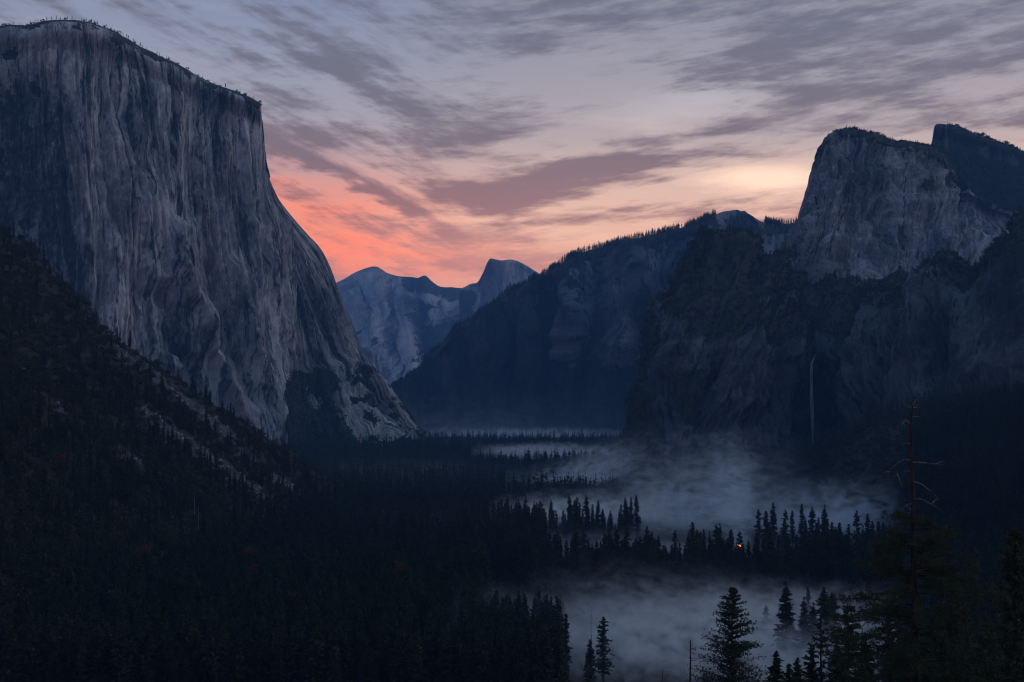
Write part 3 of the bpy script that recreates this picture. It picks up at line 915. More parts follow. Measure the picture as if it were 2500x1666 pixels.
def ridge_masks(px, py, Q, N, D):
    n = fbm(Q[..., 0] / 120, Q[..., 2] / 120, Q[..., 1] / 120, 5, 491)
    top = interp_curve(ridge_sky, px)
    wall = sm(px, 1330, 1400) * (1 - sm(py, 860, 930)) * sm(py - top, 14, 40)
    veg = 0.95 - 0.85 * wall * sm(n, -0.55, 0.05) - 0.35 * sm(n, 0.1, 0.5) * sm(px, 1230, 1330)
    dome = sm(px, 1735, 1765) * (1 - sm(px, 1850, 1875)) * (1 - sm(py, 548, 562))
    veg = np.where(dome > 0.3, 0.0, veg)
    tone = 0.5 * dome + 0.35 * blot2(px, py, 1430, 690, 22, 70) + 0.25 * blot2(px, py, 1480, 830, 40, 40)
    return {'veg': np.clip(veg, 0, 1), 'tone': np.clip(tone + n * 0.3, -1, 1)}


rockbody('forested_ridge', ridge_cols, 520, 300, RIDGE, 'long dark forested ridge sloping down to the valley in the middle distance', 'ridge', rows=11, back=(0, 60, 900),
         amp=((420, 900, 40, ''), (190, 460, 50, 'panel'), (80, 160, 30, 'panel'), (50, 160, 13, 'cleft'), (30, 60, 10, 'panel')), pre=ridge_pre, masks=ridge_masks, sky=ridge_sky, taper=30, size=1.5, streak=.35)

# ---- far dome with its cut-off face
hd_cols = [
    [(1130, 800, 12300), (1120, 745, 12500), (1118, 715, 12700), (1120, 708, 12900)],
    [(1145, 800, 12150), (1140, 740, 12300), (1143, 705, 12420), (1148, 694, 12520)],
    [(1162, 800, 12080), (1160, 740, 12220), (1162, 705, 12330), (1164, 690, 12460)],
    [(1178, 800, 12050), (1174, 740, 12200), (1174, 700, 12300), (1176, 672, 12430)],
    [(1196, 800, 12050), (1188, 740, 12190), (1187, 700, 12300), (1186, 665, 12370), (1190, 645, 12410), (1194, 635, 12460)],
    [(1214, 800, 12080), (1206, 740, 12210), (1203, 700, 12310), (1202, 665, 12380), (1203, 645, 12420), (1206, 634, 12500)],
    [(1234, 800, 12140), (1226, 740, 12260), (1222, 700, 12340), (1220, 665, 12420), (1220, 650, 12480), (1224, 637, 12620)],
    [(1258, 800, 12220), (1248, 740, 12330), (1244, 700, 12420), (1242, 672, 12500), (1242, 655, 12600), (1246, 634, 12800)],
    [(1280, 800, 12250), (1274, 740, 12370), (1270, 710, 12470), (1266, 685, 12570), (1264, 665, 12680), (1262, 637, 12900)],
    [(1305, 800, 12300), (1300, 745, 12430), (1296, 715, 12540), (1292, 690, 12650), (1288, 672, 12770), (1284, 648, 12960)],
    [(1335, 800, 12400), (1332, 750, 12530), (1330, 720, 12640), (1326, 700, 12750), (1322, 686, 12860), (1316, 669, 13020)],
    [(1380, 800, 12600), (1376, 760, 12730), (1372, 735, 12840), (1370, 720, 12950), (1366, 708, 13060), (1360, 695, 13200)],
]


def far_masks_hd(px, py, Q, N, D):
    n = fbm(Q[..., 0] / 150, Q[..., 2] / 150, Q[..., 1] / 150, 4, 591)
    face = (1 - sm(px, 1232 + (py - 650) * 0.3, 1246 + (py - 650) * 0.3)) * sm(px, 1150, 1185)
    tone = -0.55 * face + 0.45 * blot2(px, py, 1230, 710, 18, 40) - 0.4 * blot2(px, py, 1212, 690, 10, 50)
    veg = 0.7 * (1 - sm(px, 1150, 1178)) * sm(py, 690, 720)
    return {'veg': np.clip(veg + n * 0.2, 0, 1), 'tone': np.clip(tone + n * 0.25, -1, 1)}


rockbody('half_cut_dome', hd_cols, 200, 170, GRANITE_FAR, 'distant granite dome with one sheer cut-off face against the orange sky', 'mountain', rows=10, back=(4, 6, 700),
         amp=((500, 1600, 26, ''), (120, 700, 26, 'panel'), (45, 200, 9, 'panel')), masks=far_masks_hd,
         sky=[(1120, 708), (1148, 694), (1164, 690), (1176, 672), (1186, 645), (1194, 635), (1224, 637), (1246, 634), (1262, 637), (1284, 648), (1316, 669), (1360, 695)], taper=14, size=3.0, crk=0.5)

# ---- far snowy-grey mountain with long slabs
cr_sky = [(740, 745), (790, 712), (820, 692), (845, 678), (868, 666), (895, 656), (918, 652), (932, 660), (952, 670), (978, 676), (1000, 676), (1020, 680), (1034, 674), (1046, 679), (1060, 692), (1078, 700), (1110, 703), (1150, 708), (1200, 720), (1280, 730)]
cr_cols = []
for i, (sx, sy) in enumerate(cr_sky):
    f = (sx - 740) / 540
    sh = 60 * (1 - f)
    near = 0.4 if 1015 < sx < 1062 else 0.0
    d1 = 15600 - 900 * near
    cr_cols.append([(sx + sh * 1.6, 990, 9600), (sx + sh * 1.4, 900, 10700 + 250 * math.sin(i * 2.1)), (sx + sh, 820, 12000 + 350 * math.sin(i * 1.3)), (sx + sh * .6, 750, 13700 + 300 * math.sin(i * 1.9)),
                    (sx + sh * .2, sy + 22, d1 - 700), (sx, sy, d1)])


def cr_pre(px, py, a, z):
    # slabs and gullies that slant down to the left
    s = (px * 0.78 + py * 1.0)
    t = (py * 0.78 - px)
    return fbm2(s / 30, t / 170, 4, 611, ridged=True) * 60 + fbm2(s / 9, t / 60, 3, 613) * 16


def cr_masks(px, py, Q, N, D):
    n = fbm(Q[..., 0] / 260, Q[..., 2] / 260, Q[..., 1] / 260, 5, 691)
    s = (px * 0.78 + py); t = (py * 0.78 - px)
    st = fbm(s / 20, t / 150, 0.4, 4, 693)
    top = interp_curve(cr_sky, px)
    veg = 0.85 * sm(px - (py - 690) * 0.2, 950, 1010) * (1 - 0.8 * blot2(px, py, 1045, 735, 55, 14, 16)) * (1 - 0.9 * blot2(px, py, 1090, 770, 60, 22, -28))
    veg = np.maximum(veg, 0.5 * sm(st, 0.05, 0.3) * sm(py, 740, 800))
    veg = np.maximum(veg, (1 - sm(py - top, 2, 9)) * sm(px, 960, 990) * 0.9)
    tone = 0.9 * blot2(px, py, 900, 685, 70, 22, 15) + 0.8 * blot2(px, py, 1050, 735, 50, 14, 16) + 0.7 * blot2(px, py, 1085, 770, 55, 16, -30) + 0.5 * blot2(px, py, 1000, 860, 30, 70, 30)
    tone += st * 0.9
    return {'veg': np.clip(veg + n * 0.35, 0, 1), 'tone': np.clip(tone + n * 0.4 - 0.1, -1, 1)}


rockbody('bare_mountain', cr_cols, 300, 260, GRANITE_FAR, 'distant bare grey mountain with long slanting slabs left of the dome', 'mountain', rows=11, back=(0, 20, 1200),
         amp=((700, 1200, 55, ''), (320, 420, 60, 'panel'), (120, 170, 24, 'panel')), pre=cr_pre, masks=cr_masks, sky=cr_sky, taper=26, size=4.0, streak=0.5, crk=0.5)

# a smaller buttress in the gap beside the great wall
col_cols = [[(858, 990, 8600), (862, 920, 8650), (868, 870, 8700), (874, 850, 8720)],
            [(885, 1000, 8450), (888, 925, 8500), (890, 868, 8560), (893, 848, 8600)],
            [(915, 1000, 8450), (914, 935, 8500), (909, 878, 8560), (906, 852, 8600)],
            [(938, 1000, 8600), (932, 935, 8650), (922, 895, 8700), (918, 868, 8720)],
            [(935, 1000, 9000), (925, 940, 9000), (918, 900, 9000), (910, 880, 9000)]]
rockbody('granite_buttress', col_cols, 70, 80, GRANITE_FAR, 'small blunt rock buttress in the gap beside the great wall', 'cliff', rows=7, back=(0, 8, 400),
         amp=((120, 500, 18, 'ridge'), (40, 120, 6, '')), size=2.0, masks=lambda px, py, Q, N, D: {'tone': -0.6 + 0 * px})

# ------------------------------------------------------------------ the waterfall
def tube_mesh(path, radii, n=8):
    path = np.asarray(path, float); radii = np.asarray(radii, float)
    d = np.gradient(path, axis=0); d /= np.linalg.norm(d, axis=1, keepdims=True) + 1e-9
    ref = np.where(np.abs(d[:, 2:3]) > 0.9, np.array([[1.0, 0, 0]]), np.array([[0, 0, 1.0]]))
    u = np.cross(d, ref); u /= np.linalg.norm(u, axis=1, keepdims=True) + 1e-9
    v = np.cross(d, u)
    t = np.linspace(0, 2 * math.pi, n, endpoint=False)
    V = path[:, None, :] + radii[:, None, None] * (np.cos(t)[None, :, None] * u[:, None, :] + np.sin(t)[None, :, None] * v[:, None, :])
    m = len(path)
    idx = np.arange(m * n).reshape(m, n)
    nx = np.roll(idx, -1, 1)
    F = np.stack([idx[:-1], nx[:-1], nx[1:], idx[1:]], -1).reshape(-1, 4)
    return V.reshape(-1, 3), F


def join(parts):
    V, F, k = [], [], 0
    for v, f in parts:
        V.append(v); F.append(np.asarray(f) + k); k += len(v)
    return np.concatenate(V), np.concatenate(F)


m_, g_, out_ = new_mat('falling_water')
tc_ = g_.new('ShaderNodeTexCoord')
x_, y_, z_ = g_.sep(tc_.outputs['Object'])
n_ = g_.noise(g_.comb(x_ * 0.5, y_ * 0.5, z_ * 0.03), 1.0, 4.0, 0.6)
principled(g_, out_, mixrgb(g_, n_.step(0.3, 0.7), (.14, .17, .21), (.32, .36, .42)), 0.5)
WATER = m_
lip = P(1987, 868, 2690.); root = bpy.data.objects.new('waterfall', None); COL.objects.link(root)
root.location = P(1984, 1092, 2660.)
tag(root, 'thin white waterfall dropping down the dark right-hand cliff', 'waterfall')
for k, (ox, w, b0, b1) in enumerate(((0, 1.0, 0, 1), (-2.2, .55, .05, .8), (2.0, .5, .18, 1), (0.8, .45, .3, 1))):
    t = np.linspace(b0, b1, 40)
    yy = 866 + (1092 - 866) * t
    xx = 1990 - 9 * sm(t, 0, .12) + 3 * t + np.sin(t * 9 + k) * .8
    path = P(xx, yy, 2695. - 45 * sm(t, 0, .2)) + np.array([ox, k * 0.7, 0])
    rad = 0.9 * w * (0.9 + 1.5 * np.sin(t * math.pi * .8) + .4 * noise2(t * 14, t * 0 + k)) * (1 - .65 * sm(t, .85, 1))
    V, F = tube_mesh(path, np.maximum(rad, .25), 7)
    mesh_obj('water_strand', raw_mesh('water_strand', V - np.array(root.location), F, True), [WATER], root)


# ------------------------------------------------------------------ plants
def rot_rand(n, r): return r.normal(size=(n, 3))


def quads(c, e1, e2):
    """c centres, e1 long axis, e2 short axis -> diamond-ish leaf sprays"""
    V = np.stack([c - e1, c - e2 * 0.9 + e1 * 0.1, c + e1, c + e2 * 0.9 + e1 * 0.1], 1).reshape(-1, 3)
    F = np.arange(len(c) * 4).reshape(-1, 4)
    return V, F


def conifer(H, seed, Rf=0.12, nb=170, ns=7, spray=0.9, cb=0.12, droop=0.25, shape=0.85, gappy=0.15, lean=0.01, tuft=False, bushy=0.0, limbs=False):
    """returns trunk (V, F) and crown (V, F); base at the origin"""
    r = np.random.default_rng(seed)
    zt = np.linspace(0, H, 9)
    bend = np.cumsum(r.normal(0, lean * H / 9, (9, 2)), 0); bend[0] = 0
    path = np.column_stack([bend, zt])
    rad = 0.016 * H * (1 - zt / H) ** 0.8 + 0.02
    tv, tf = tube_mesh(path, rad, 6)
    h = cb + (1 - cb) * np.sort(r.random(nb) ** 1.05) * 0.995
    h = np.where(r.random(nb) < 0.06, h, h)
    phi = r.random(nb) * 2 * math.pi
    prof = ((1 - h) / (1 - cb)) ** shape
    low = sm(h, cb, cb + 0.16) * 0.45 + 0.55
    L = Rf * H * prof * low * (0.62 + 0.55 * r.random(nb)) + 0.008 * H
    L = np.where(r.random(nb) < gappy, L * 0.35, L)
    bz = h * H
    bx = np.interp(bz, zt, bend[:, 0]); by = np.interp(bz, zt, bend[:, 1])
    up = 0.30 - (droop + 0.30) * (1 - h)
    f = np.linspace(0.18, 1.0, ns)[None, :] + r.normal(0, 0.05, (nb, ns))
    dirx, diry = np.cos(phi), np.sin(phi)
    cx = bx[:, None] + dirx[:, None] * L[:, None] * f
    cy_ = by[:, None] + diry[:, None] * L[:, None] * f
    cz = bz[:, None] + L[:, None] * f * up[:, None] - 0.22 * L[:, None] * f ** 2 * (1 - h[:, None])
    c = np.stack([cx, cy_, cz], -1).reshape(-1, 3)
    sp = spray * (0.6 + 0.8 * r.random(nb * ns))
    sc = np.minimum(sp, np.repeat(L * 0.6 + 0.15, ns))
    c = c + r.normal(0, 0.28, c.shape) * sc[:, None]
    if bushy:
        c = c + r.normal(0, 1, c.shape) * np.array([1, 1, .5]) * (np.repeat(L, ns) * bushy * (0.5 + f.ravel()))[:, None]
    bd = np.repeat(np.stack([dirx, diry, up], -1), ns, 0)
    e1 = bd + r.normal(0, 0.55 if not tuft else 1.2, bd.shape); e1 /= np.linalg.norm(e1, axis=1, keepdims=True)
    q = r.normal(size=bd.shape); e2 = np.cross(e1, q); e2 /= np.linalg.norm(e2, axis=1, keepdims=True)
    cv, cf = quads(c, e1 * sc[:, None], e2 * (sc * 0.42)[:, None])
    # leader
    tip = np.array([[bend[-1, 0], bend[-1, 1], H]])
    lv, lf = quads(np.repeat(tip, 3, 0) - np.array([0, 0, .01 * H]), np.tile([[0, 0, .022 * H]], (3, 1)), r.normal(0, .004 * H, (3, 3)))
    if limbs:
        bp = []
        for i in range(0, nb):
            t3 = np.linspace(0, .92, 5)
            pth = np.stack([bx[i] + dirx[i] * L[i] * t3, by[i] + diry[i] * L[i] * t3, bz[i] + L[i] * t3 * up[i] - 0.22 * L[i] * t3 ** 2 * (1 - h[i])], -1)
            bp.append(tube_mesh(pth, np.linspace(.010 * L[i] + .02, .008, 5), 4))
        return (tv, tf), join([(cv, cf), (lv, lf)]), join(bp)
    return (tv, tf), join([(cv, cf), (lv, lf)])


def round_crown(H, W, seed, ncl=14, per=36, leaf=0.5, trunk=True):
    r = np.random.default_rng(seed)
    c = r.normal(size=(ncl, 3)); c /= np.linalg.norm(c, axis=1, keepdims=True)
    c[:, 2] = np.abs(c[:, 2]) * 0.9 - 0.15
    c *= (0.35 + 0.65 * r.random((ncl, 1)) ** 0.5)
    c = c * np.array([W * .5, W * .5, H * .55]) + np.array([0, 0, H * 0.45])
    rad = W * (0.16 + 0.14 * r.random(ncl))
    p = r.normal(size=(ncl, per, 3)); p /= np.linalg.norm(p, axis=2, keepdims=True)
    p = c[:, None] + p * (rad[:, None] * (0.75 + 0.35 * r.random((ncl, per))))[..., None]
    p = p.reshape(-1, 3)
    n = p - np.repeat(c, per, 0); n /= np.linalg.norm(n, axis=1, keepdims=True)
    n = n + r.normal(0, 0.5, n.shape)
    e1 = np.cross(n, r.normal(size=n.shape)); e1 /= np.linalg.norm(e1, axis=1, keepdims=True)
    e2 = np.cross(n, e1); e2 /= np.linalg.norm(e2, axis=1, keepdims=True)
    s = leaf * (0.6 + 0.8 * r.random(len(p)))[:, None]
    cv, cf = quads(p, e1 * s, e2 * s * 0.7)
    tv, tf = tube_mesh([(0, 0, 0), (.05 * W, 0, H * .25), (0, .04 * W, H * .6)], [.04 * W, .03 * W, .012 * W], 6)
    return (tv, tf), (cv, cf)


def merged(name, trunk, crown, mats):
    V, F = join([trunk, crown])
    me = raw_mesh(name, V, F, False, np.concatenate([np.zeros(len(trunk[1]), int), np.ones(len(crown[1]), int)]))
    for m in mats: me.materials.append(m)
    return me


# prototypes, all 1 m tall (scaled when planted) so that leaf size goes with the tree
def proto(H, **kw):
    t, c = conifer(H, **kw)
    return (t[0] / H, t[1]), (c[0] / H, c[1])


FIRS = [proto(36, seed=100 + k, Rf=rf, nb=nb, ns=8, spray=sp, cb=cb, droop=dr, shape=sh, gappy=ga)
        for k, (rf, nb, sp, cb, dr, sh, ga) in enumerate(((.115, 210, .95, .10, .30, .80, .10), (.10, 200, .90, .16, .25, .70, .15), (.135, 230, 1.0, .08, .35, .95, .10),
                                                          (.12, 150, .95, .22, .15, .62, .30), (.09, 190, .85, .12, .30, .75, .12), (.15, 220, 1.05, .12, .25, .85, .20),
                                                          (.105, 120, .95, .30, .10, .55, .35)))]
FAR = [proto(36, seed=200 + k, Rf=rf, nb=55, ns=3, spray=2.1, cb=cb, droop=.25, shape=sh, gappy=.15) for k, (rf, cb, sh) in enumerate(((.13, .1, .85), (.11, .15, .7), (.15, .1, .9), (.12, .25, .6)))]
OAKS = [tuple((v / 10, f) for v, f in round_crown(10, 11 + k, 300 + k, 16, 40, .55)) for k in range(3)]
SHRUBS = [tuple((v / 10, f) for v, f in round_crown(8, 13 + k, 320 + k, 9, 18, 1.0)) for k in range(3)]


def source(name, protos, leafm, bark=None):
    c = bpy.data.collections.new(name)
    for k, (t, cr) in enumerate(protos):
        me = merged(name + '_%d' % k, t, cr, [bark or BARK, leafm])
        c.objects.link(bpy.data.objects.new(name + '_%d' % k, me))
    return c


SRC = {'fir': source('fir_source', FIRS, NEEDLE), 'far': source('far_source', FAR, NEEDLE), 'oak': source('oak_source', OAKS, LEAF),
       'shrub': source('shrub_source', SHRUBS, BRUSH), 'pine': source('pine_source', FAR, NEEDLE_PINE)}


def rock_proto(seed):
    r = np.random.default_rng(seed)
    import bmesh
    bm = bmesh.new(); bmesh.ops.create_icosphere(bm, subdivisions=1, radius=1.0)
    me = bpy.data.meshes.new('stone')
    for v in bm.verts:
        v.co = v.co * (0.65 + 0.5 * r.random()); v.co.z *= 0.7
    bm.to_mesh(me); bm.free(); me.materials.append(STONE)
    return me


_rc = bpy.data.collections.new('stone_source')
for k in range(4): _rc.objects.link(bpy.data.objects.new('stone_source_%d' % k, rock_proto(400 + k)))
SRC['stone'] = _rc


def scatter(name, pts, scale, src, label, cat, seed=0, flat=None):
    """one mass of many plants or stones: points that carry instances"""
    r = np.random.default_rng(seed + 1000)
    pts = np.asarray(pts, np.float32); n = len(pts)
    me = bpy.data.meshes.new(name); me.vertices.add(n); me.vertices.foreach_set('co', pts.ravel())
    def put(nm, typ, key, arr):
        a = me.attributes.new(nm, typ, 'POINT'); a.data.foreach_set(key, np.ascontiguousarray(arr).ravel())
    rot = np.zeros((n, 3), np.float32); rot[:, 2] = r.random(n) * 6.283
    rot[:, :2] = r.normal(0, 0.03 if flat is None else flat, (n, 2))
    sc = np.asarray(scale, np.float32)
    if sc.ndim == 1: sc = np.stack([sc * (0.85 + 0.3 * r.random(n)), sc * (0.85 + 0.3 * r.random(n)), sc], -1)
    put('prot', 'FLOAT_VECTOR', 'vector', rot); put('pscale', 'FLOAT_VECTOR', 'vector', sc.astype(np.float32))
    put('pick', 'INT', 'value', r.integers(0, len(SRC[src].objects), n).astype(np.int32))
    o = mesh_obj(name, me)
    ng = bpy.data.node_groups.new(name, 'GeometryNodeTree')
    ng.interface.new_socket('Geometry', in_out='INPUT', socket_type='NodeSocketGeometry')
    ng.interface.new_socket('Geometry', in_out='OUTPUT', socket_type='NodeSocketGeometry')
    gi, go = ng.nodes.new('NodeGroupInput'), ng.nodes.new('NodeGroupOutput')
    ip = ng.nodes.new('GeometryNodeInstanceOnPoints'); ci = ng.nodes.new('GeometryNodeCollectionInfo')
    ci.inputs['Collection'].default_value = SRC[src]; ci.inputs['Separate Children'].default_value = True; ci.inputs['Reset Children'].default_value = True
    ip.inputs['Pick Instance'].default_value = True
    def na(nm, typ):
        n_ = ng.nodes.new('GeometryNodeInputNamedAttribute'); n_.data_type = typ; n_.inputs['Name'].default_value = nm
        return n_.outputs['Attribute']
    e2r = ng.nodes.new('FunctionNodeEulerToRotation')
    L = ng.links.new
    L(na('prot', 'FLOAT_VECTOR'), e2r.inputs[0]); L(e2r.outputs[0], ip.inputs['Rotation'])
    L(na('pscale', 'FLOAT_VECTOR'), ip.inputs['Scale']); L(na('pick', 'INT'), ip.inputs['Instance Index'])
    L(gi.outputs[0], ip.inputs['Points']); L(ci.outputs[0], ip.inputs['Instance']); L(ip.outputs[0], go.inputs[0])
    md = o.modifiers.new('plants', 'NODES'); md.node_group = ng
    tag(o, label, cat, kind='stuff')
    return o


def part_meshes(protos, leafm, bark, nm):
    out = []
    for k, (t, c) in enumerate(protos):
        tm = raw_mesh('trunk', t[0], t[1], True); tm.materials.append(bark)
        cm = raw_mesh('crown', c[0], c[1]); cm.materials.append(leafm)
        out.append((tm, cm))
    return out


FIR_M = part_meshes(FIRS, NEEDLE, BARK, 'fir')
OAK_M = part_meshes(OAKS, AUTUMN, BARK, 'oak')
COUNT = {}
PLANTED = []


def plant(name, meshes, x, y, h, label, group=None, variant=None, wide=1.0, cat='tree', z=None, rot=None):
    k = COUNT.get(name, 0); COUNT[name] = k + 1
    tm, cm = meshes[(variant if variant is not None else random.randrange(len(meshes))) % len(meshes)]
    e = bpy.data.objects.new(name, None); COL.objects.link(e)
    e.empty_display_size = 1
    e.location = (x, y, float(ground_z(x, y)) - 0.3 if z is None else z)
    e.rotation_euler = (0, 0, random.random() * 6.28 if rot is None else rot)
    e.scale = (h * wide, h * wide, h)
    tag(e, label, cat, group)
    mesh_obj('trunk', tm, (), e); mesh_obj('crown', cm, (), e)
    PLANTED.append((x, y))
    return e


def plant_px(px, py, d, label, group=None, hmin=12, wide=1.0, variant=None, name='conifer', meshes=None):
    p = P(px, py, float(d))
    gz = float(ground_z(p[0], p[1]))
    return plant(name, meshes or FIR_M, p[0], p[1], max(hmin, p[2] - gz), label, group, variant, wide)


# ---- rows of conifers that stand out against the mist (tip position in the picture, distance ahead)
ROWS = [
    ('conifers in the dark row in front of the pale mist', 'conifer in the dark row between the two nearest mist banks', 1080, 45,
     [(1232, 1318), (1243, 1306), (1256, 1301), (1266, 1299), (1276, 1308), (1290, 1322), (1305, 1326), (1322, 1320), (1333, 1309), (1346, 1322), (1357, 1304), (1370, 1326), (1383, 1318), (1396, 1310), (1407, 1296),
      (1424, 1294), (1436, 1312), (1446, 1326), (1456, 1320), (1466, 1322), (1476, 1304), (1485, 1324), (1493, 1308), (1507, 1292), (1518, 1318), (1528, 1303), (1538, 1328), (1548, 1321), (1561, 1316), (1575, 1338),
      (1589, 1326), (1600, 1343), (1619, 1330), (1630, 1346), (1640, 1329), (1659, 1324), (1673, 1330), (1682, 1344), (1699, 1332), (1712, 1356), (1725, 1344), (1741, 1320), (1755, 1330), (1768, 1362), (1780, 1350), (1794, 1336), (1809, 1340), (1820, 1351), (1834, 1369), (1845, 1370)]),
    ('front conifers of the tall right-hand stand', 'tall front conifer of the dense stand right of the fire', 1120, 30,
     [(1865, 1341), (1876, 1275), (1884, 1310), (1901, 1305), (1912, 1330), (1924, 1303), (1935, 1330), (1945, 1305), (1960, 1300), (1978, 1305), (1993, 1277), (2005, 1318), (2018, 1312), (2031, 1275), (2049, 1275), (2062, 1322), (2074, 1328), (2107, 1282), (2130, 1288), (2145, 1272), (2156, 1273)]),
    ('misty conifers at the back of the right-hand stand', 'bluish misty conifer at the back of the stand right of fire', 1330, 30,
     [(1852, 1244), (1870, 1247), (1888, 1225), (1917, 1245), (1934, 1245), (1957, 1229), (1966, 1262), (1983, 1237), (1998, 1262), (2013, 1232)]),
    ('conifers standing in the middle mist bank', 'conifer rising from the bright mist bank in the valley centre', 1450, 40,
     [(1222, 1246), (1232, 1242), (1244, 1238), (1254, 1244), (1264, 1240), (1281, 1235), (1291, 1236), (1303, 1240), (1312, 1262), (1333, 1260), (1344, 1276), (1367, 1274), (1405, 1245), (1413, 1250), (1422, 1268), (1446, 1241), (1458, 1262), (1471, 1243), (1486, 1260), (1502, 1277), (1537, 1263)]),
    ('conifers below the slanting mist plume', 'dark conifer in the clump below the slanting mist plume', 1950, 40,
     [(1255, 1160), (1266, 1176), (1289, 1170), (1300, 1186), (1313, 1180), (1326, 1186), (1340, 1190), (1350, 1196), (1367, 1177), (1379, 1164), (1394, 1162), (1407, 1168), (1417, 1162), (1424, 1168), (1431, 1164), (1439, 1172)]),
    ('small conifers before the far mist strip', 'small distant conifer against the thin bright mist strip', 2800, 60,
     [(1247, 1107), (1266, 1122), (1284, 1130), (1293, 1108), (1305, 1136), (1321, 1108), (1332, 1102), (1345, 1108), (1356, 1106), (1366, 1110), (1378, 1104), (1390, 1100), (1402, 1099), (1411, 1104), (1419, 1099), (1427, 1102), (1436, 1104), (1446, 1100), (1458, 1102)]
     + [(1088 + 9 * k + (k * 7) % 5, 1108 + (k * 13) % 9) for k in range(18)]),
    ('dark conifers left of the valley mist', 'tall conifer in the small group left of the dark row', 960, 25, [(1100, 1330), (1121, 1343), (1140, 1347), (1160, 1311), (1172, 1318), (1187, 1350)]),
]
def nth(k):
    return '%d%s' % (k, 'th' if 10 < k % 100 < 14 else {1: 'st', 2: 'nd', 3: 'rd'}.get(k % 10, 'th'))


for grp, lab, d0, jit, lst in ROWS:
    for k, (px, py) in enumerate(sorted(lst)):
        lab_k = '%s, %s from left' % (lab, nth(k + 1))
        plant_px(px, py, d0 + random.uniform(-jit, jit), lab_k, grp, wide=random.uniform(.95, 1.3) if d0 < 2500 else 1.4)

SINGLES = [
    (2092, 1247, 1150, 'slender see-through conifer standing apart at the right end of the tall stand', 6, 1.0),
    (2118, 1252, 1160, 'slim conifer just right of the slender see-through one', 4, 1.1),
    (1919, 1418, 790, 'broad black conifer standing alone in the near mist bank', 2, 1.45),
    (1973, 1430, 880, 'pale misted conifer behind the broad black one in the near mist', 4, 1.2),
    (1962, 1456, 800, 'short pointed conifer beside the broad black one in the near mist', 2, 1.3),
    (1985, 1470, 790, 'low dark conifer between the short pointed one and the wide one in the near mist', 2, 1.6),
    (2011, 1434, 780, 'wide flat-branched conifer at the right of the near mist bank', 5, 1.5),
    (2030, 1446, 790, 'second flat-branched conifer at the right of the near mist bank', 5, 1.4),
    (1870, 1476, 880, 'small faint conifer left of the broad black one in the near mist', 5, 1.7),
    (1212, 1440, 800, 'dark narrow conifer low in the centre above the left corner of the near mist', 4, 1.2),
    (1362, 1492, 720, 'tall dim conifer at the left edge of the near mist bank', 2, 1.25),
    (1440, 1560, 690, 'dim conifer half sunk in the near mist at the bottom', 0, 1.3),
    (1472, 1505, 700, 'tall ragged conifer at the left side of the near mist bank', 3, 1.2),
    (1318, 1545, 690, 'layered conifer at the bottom centre left of the near mist', 5, 1.3),
    (1896, 1586, 330, 'small foreground conifer right of the big airy one', 0, 1.5),
    (1926, 1618, 330, 'lowest little foreground conifer right of the big airy one', 1, 1.6),
    (1948, 1603, 340, 'young foreground conifer near the bottom edge, right of the lowest little one', 5, 1.4),
    (2044, 1556, 300, 'bushy foreground conifer left of the drooping pine', 2, 1.5),
    (2113, 1546, 320, 'dark pointed foreground conifer below the drooping pine', 2, 1.6),
    (1980, 1572, 300, 'ragged foreground conifer beside the thin sparse pine', 3, 1.3),
]
for px, py, d, lab, v, w in SINGLES:
    plant_px(px, py, d, lab, None, wide=w, variant=v, hmin=8)


# ---- hero foreground trees
def hero(name, px, py, d, label, base_py=1760, bark=None, leafm=None, **kw):
    p = P(px, py, float(d))
    gz = float(ground_z(p[0], p[1])) - 0.5
    H = p[2] - gz
    t, c, b = conifer(H, limbs=True, **kw)
    e = bpy.data.objects.new(name, None); COL.objects.link(e); e.location = (p[0], p[1], gz)
    tag(e, label, 'tree')
    mesh_obj('trunk', raw_mesh('trunk', t[0], t[1], True), [bark or BARK], e)
    mesh_obj('crown', raw_mesh('crown', c[0], c[1]), [leafm or NEEDLE], e)
    mesh_obj('boughs', raw_mesh('boughs', b[0], b[1], True), [bark or BARK], e)['kind'] = 'stuff'
    return e


hero('conifer', 1787, 1437, 290, 'large airy conifer silhouetted against the near mist at the bottom', seed=901, Rf=.34, nb=330, ns=46, spray=.30, cb=.04, droop=-.55, shape=.72, gappy=.15, tuft=True, bushy=.055)
hero('conifer', 2003, 1510, 300, 'thin sparse pine with clumpy sides at the bottom right of the mist', seed=902, Rf=.16, nb=130, ns=20, spray=.32, cb=.15, droop=-.1, shape=.35, gappy=.25, tuft=True, bushy=.055)
hero('conifer', 2070, 1481, 250, 'drooping pine with dense dark clumps right of the near mist', seed=903, Rf=.24, nb=230, ns=26, spray=.34, cb=.15, droop=.1, shape=.5, gappy=.25, tuft=True, bushy=.055, leafm=NEEDLE_PINE)
hero('conifer', 2478, 1290, 210, 'tall dark pine at the right edge of the picture', seed=904, Rf=.17, nb=360, ns=26, spray=.36, cb=.05, droop=.05, shape=.55, gappy=.2, tuft=True, bushy=.055, leafm=NEEDLE_PINE)
hero('conifer', 2172, 1495, 330, 'dark tufted pine just left of the dead-topped pine trunk', seed=905, Rf=.24, nb=220, ns=20, spray=.36, cb=.1, droop=.1, shape=.6, gappy=.2, tuft=True, bushy=.055)
hero('conifer', 2330, 1440, 300, 'bushy pine between the dead-topped pine and the right edge', seed=906, Rf=.22, nb=260, ns=22, spray=.38, cb=.1, droop=.1, shape=.6, gappy=.15, tuft=True, bushy=.055, leafm=NEEDLE_PINE)
hero('conifer', 2410, 1520, 260, 'low bushy pine in the bottom right corner', seed=907, Rf=.30, nb=240, ns=22, spray=.38, cb=.05, droop=.1, shape=.7, gappy=.15, tuft=True, bushy=.055, leafm=NEEDLE_PINE)
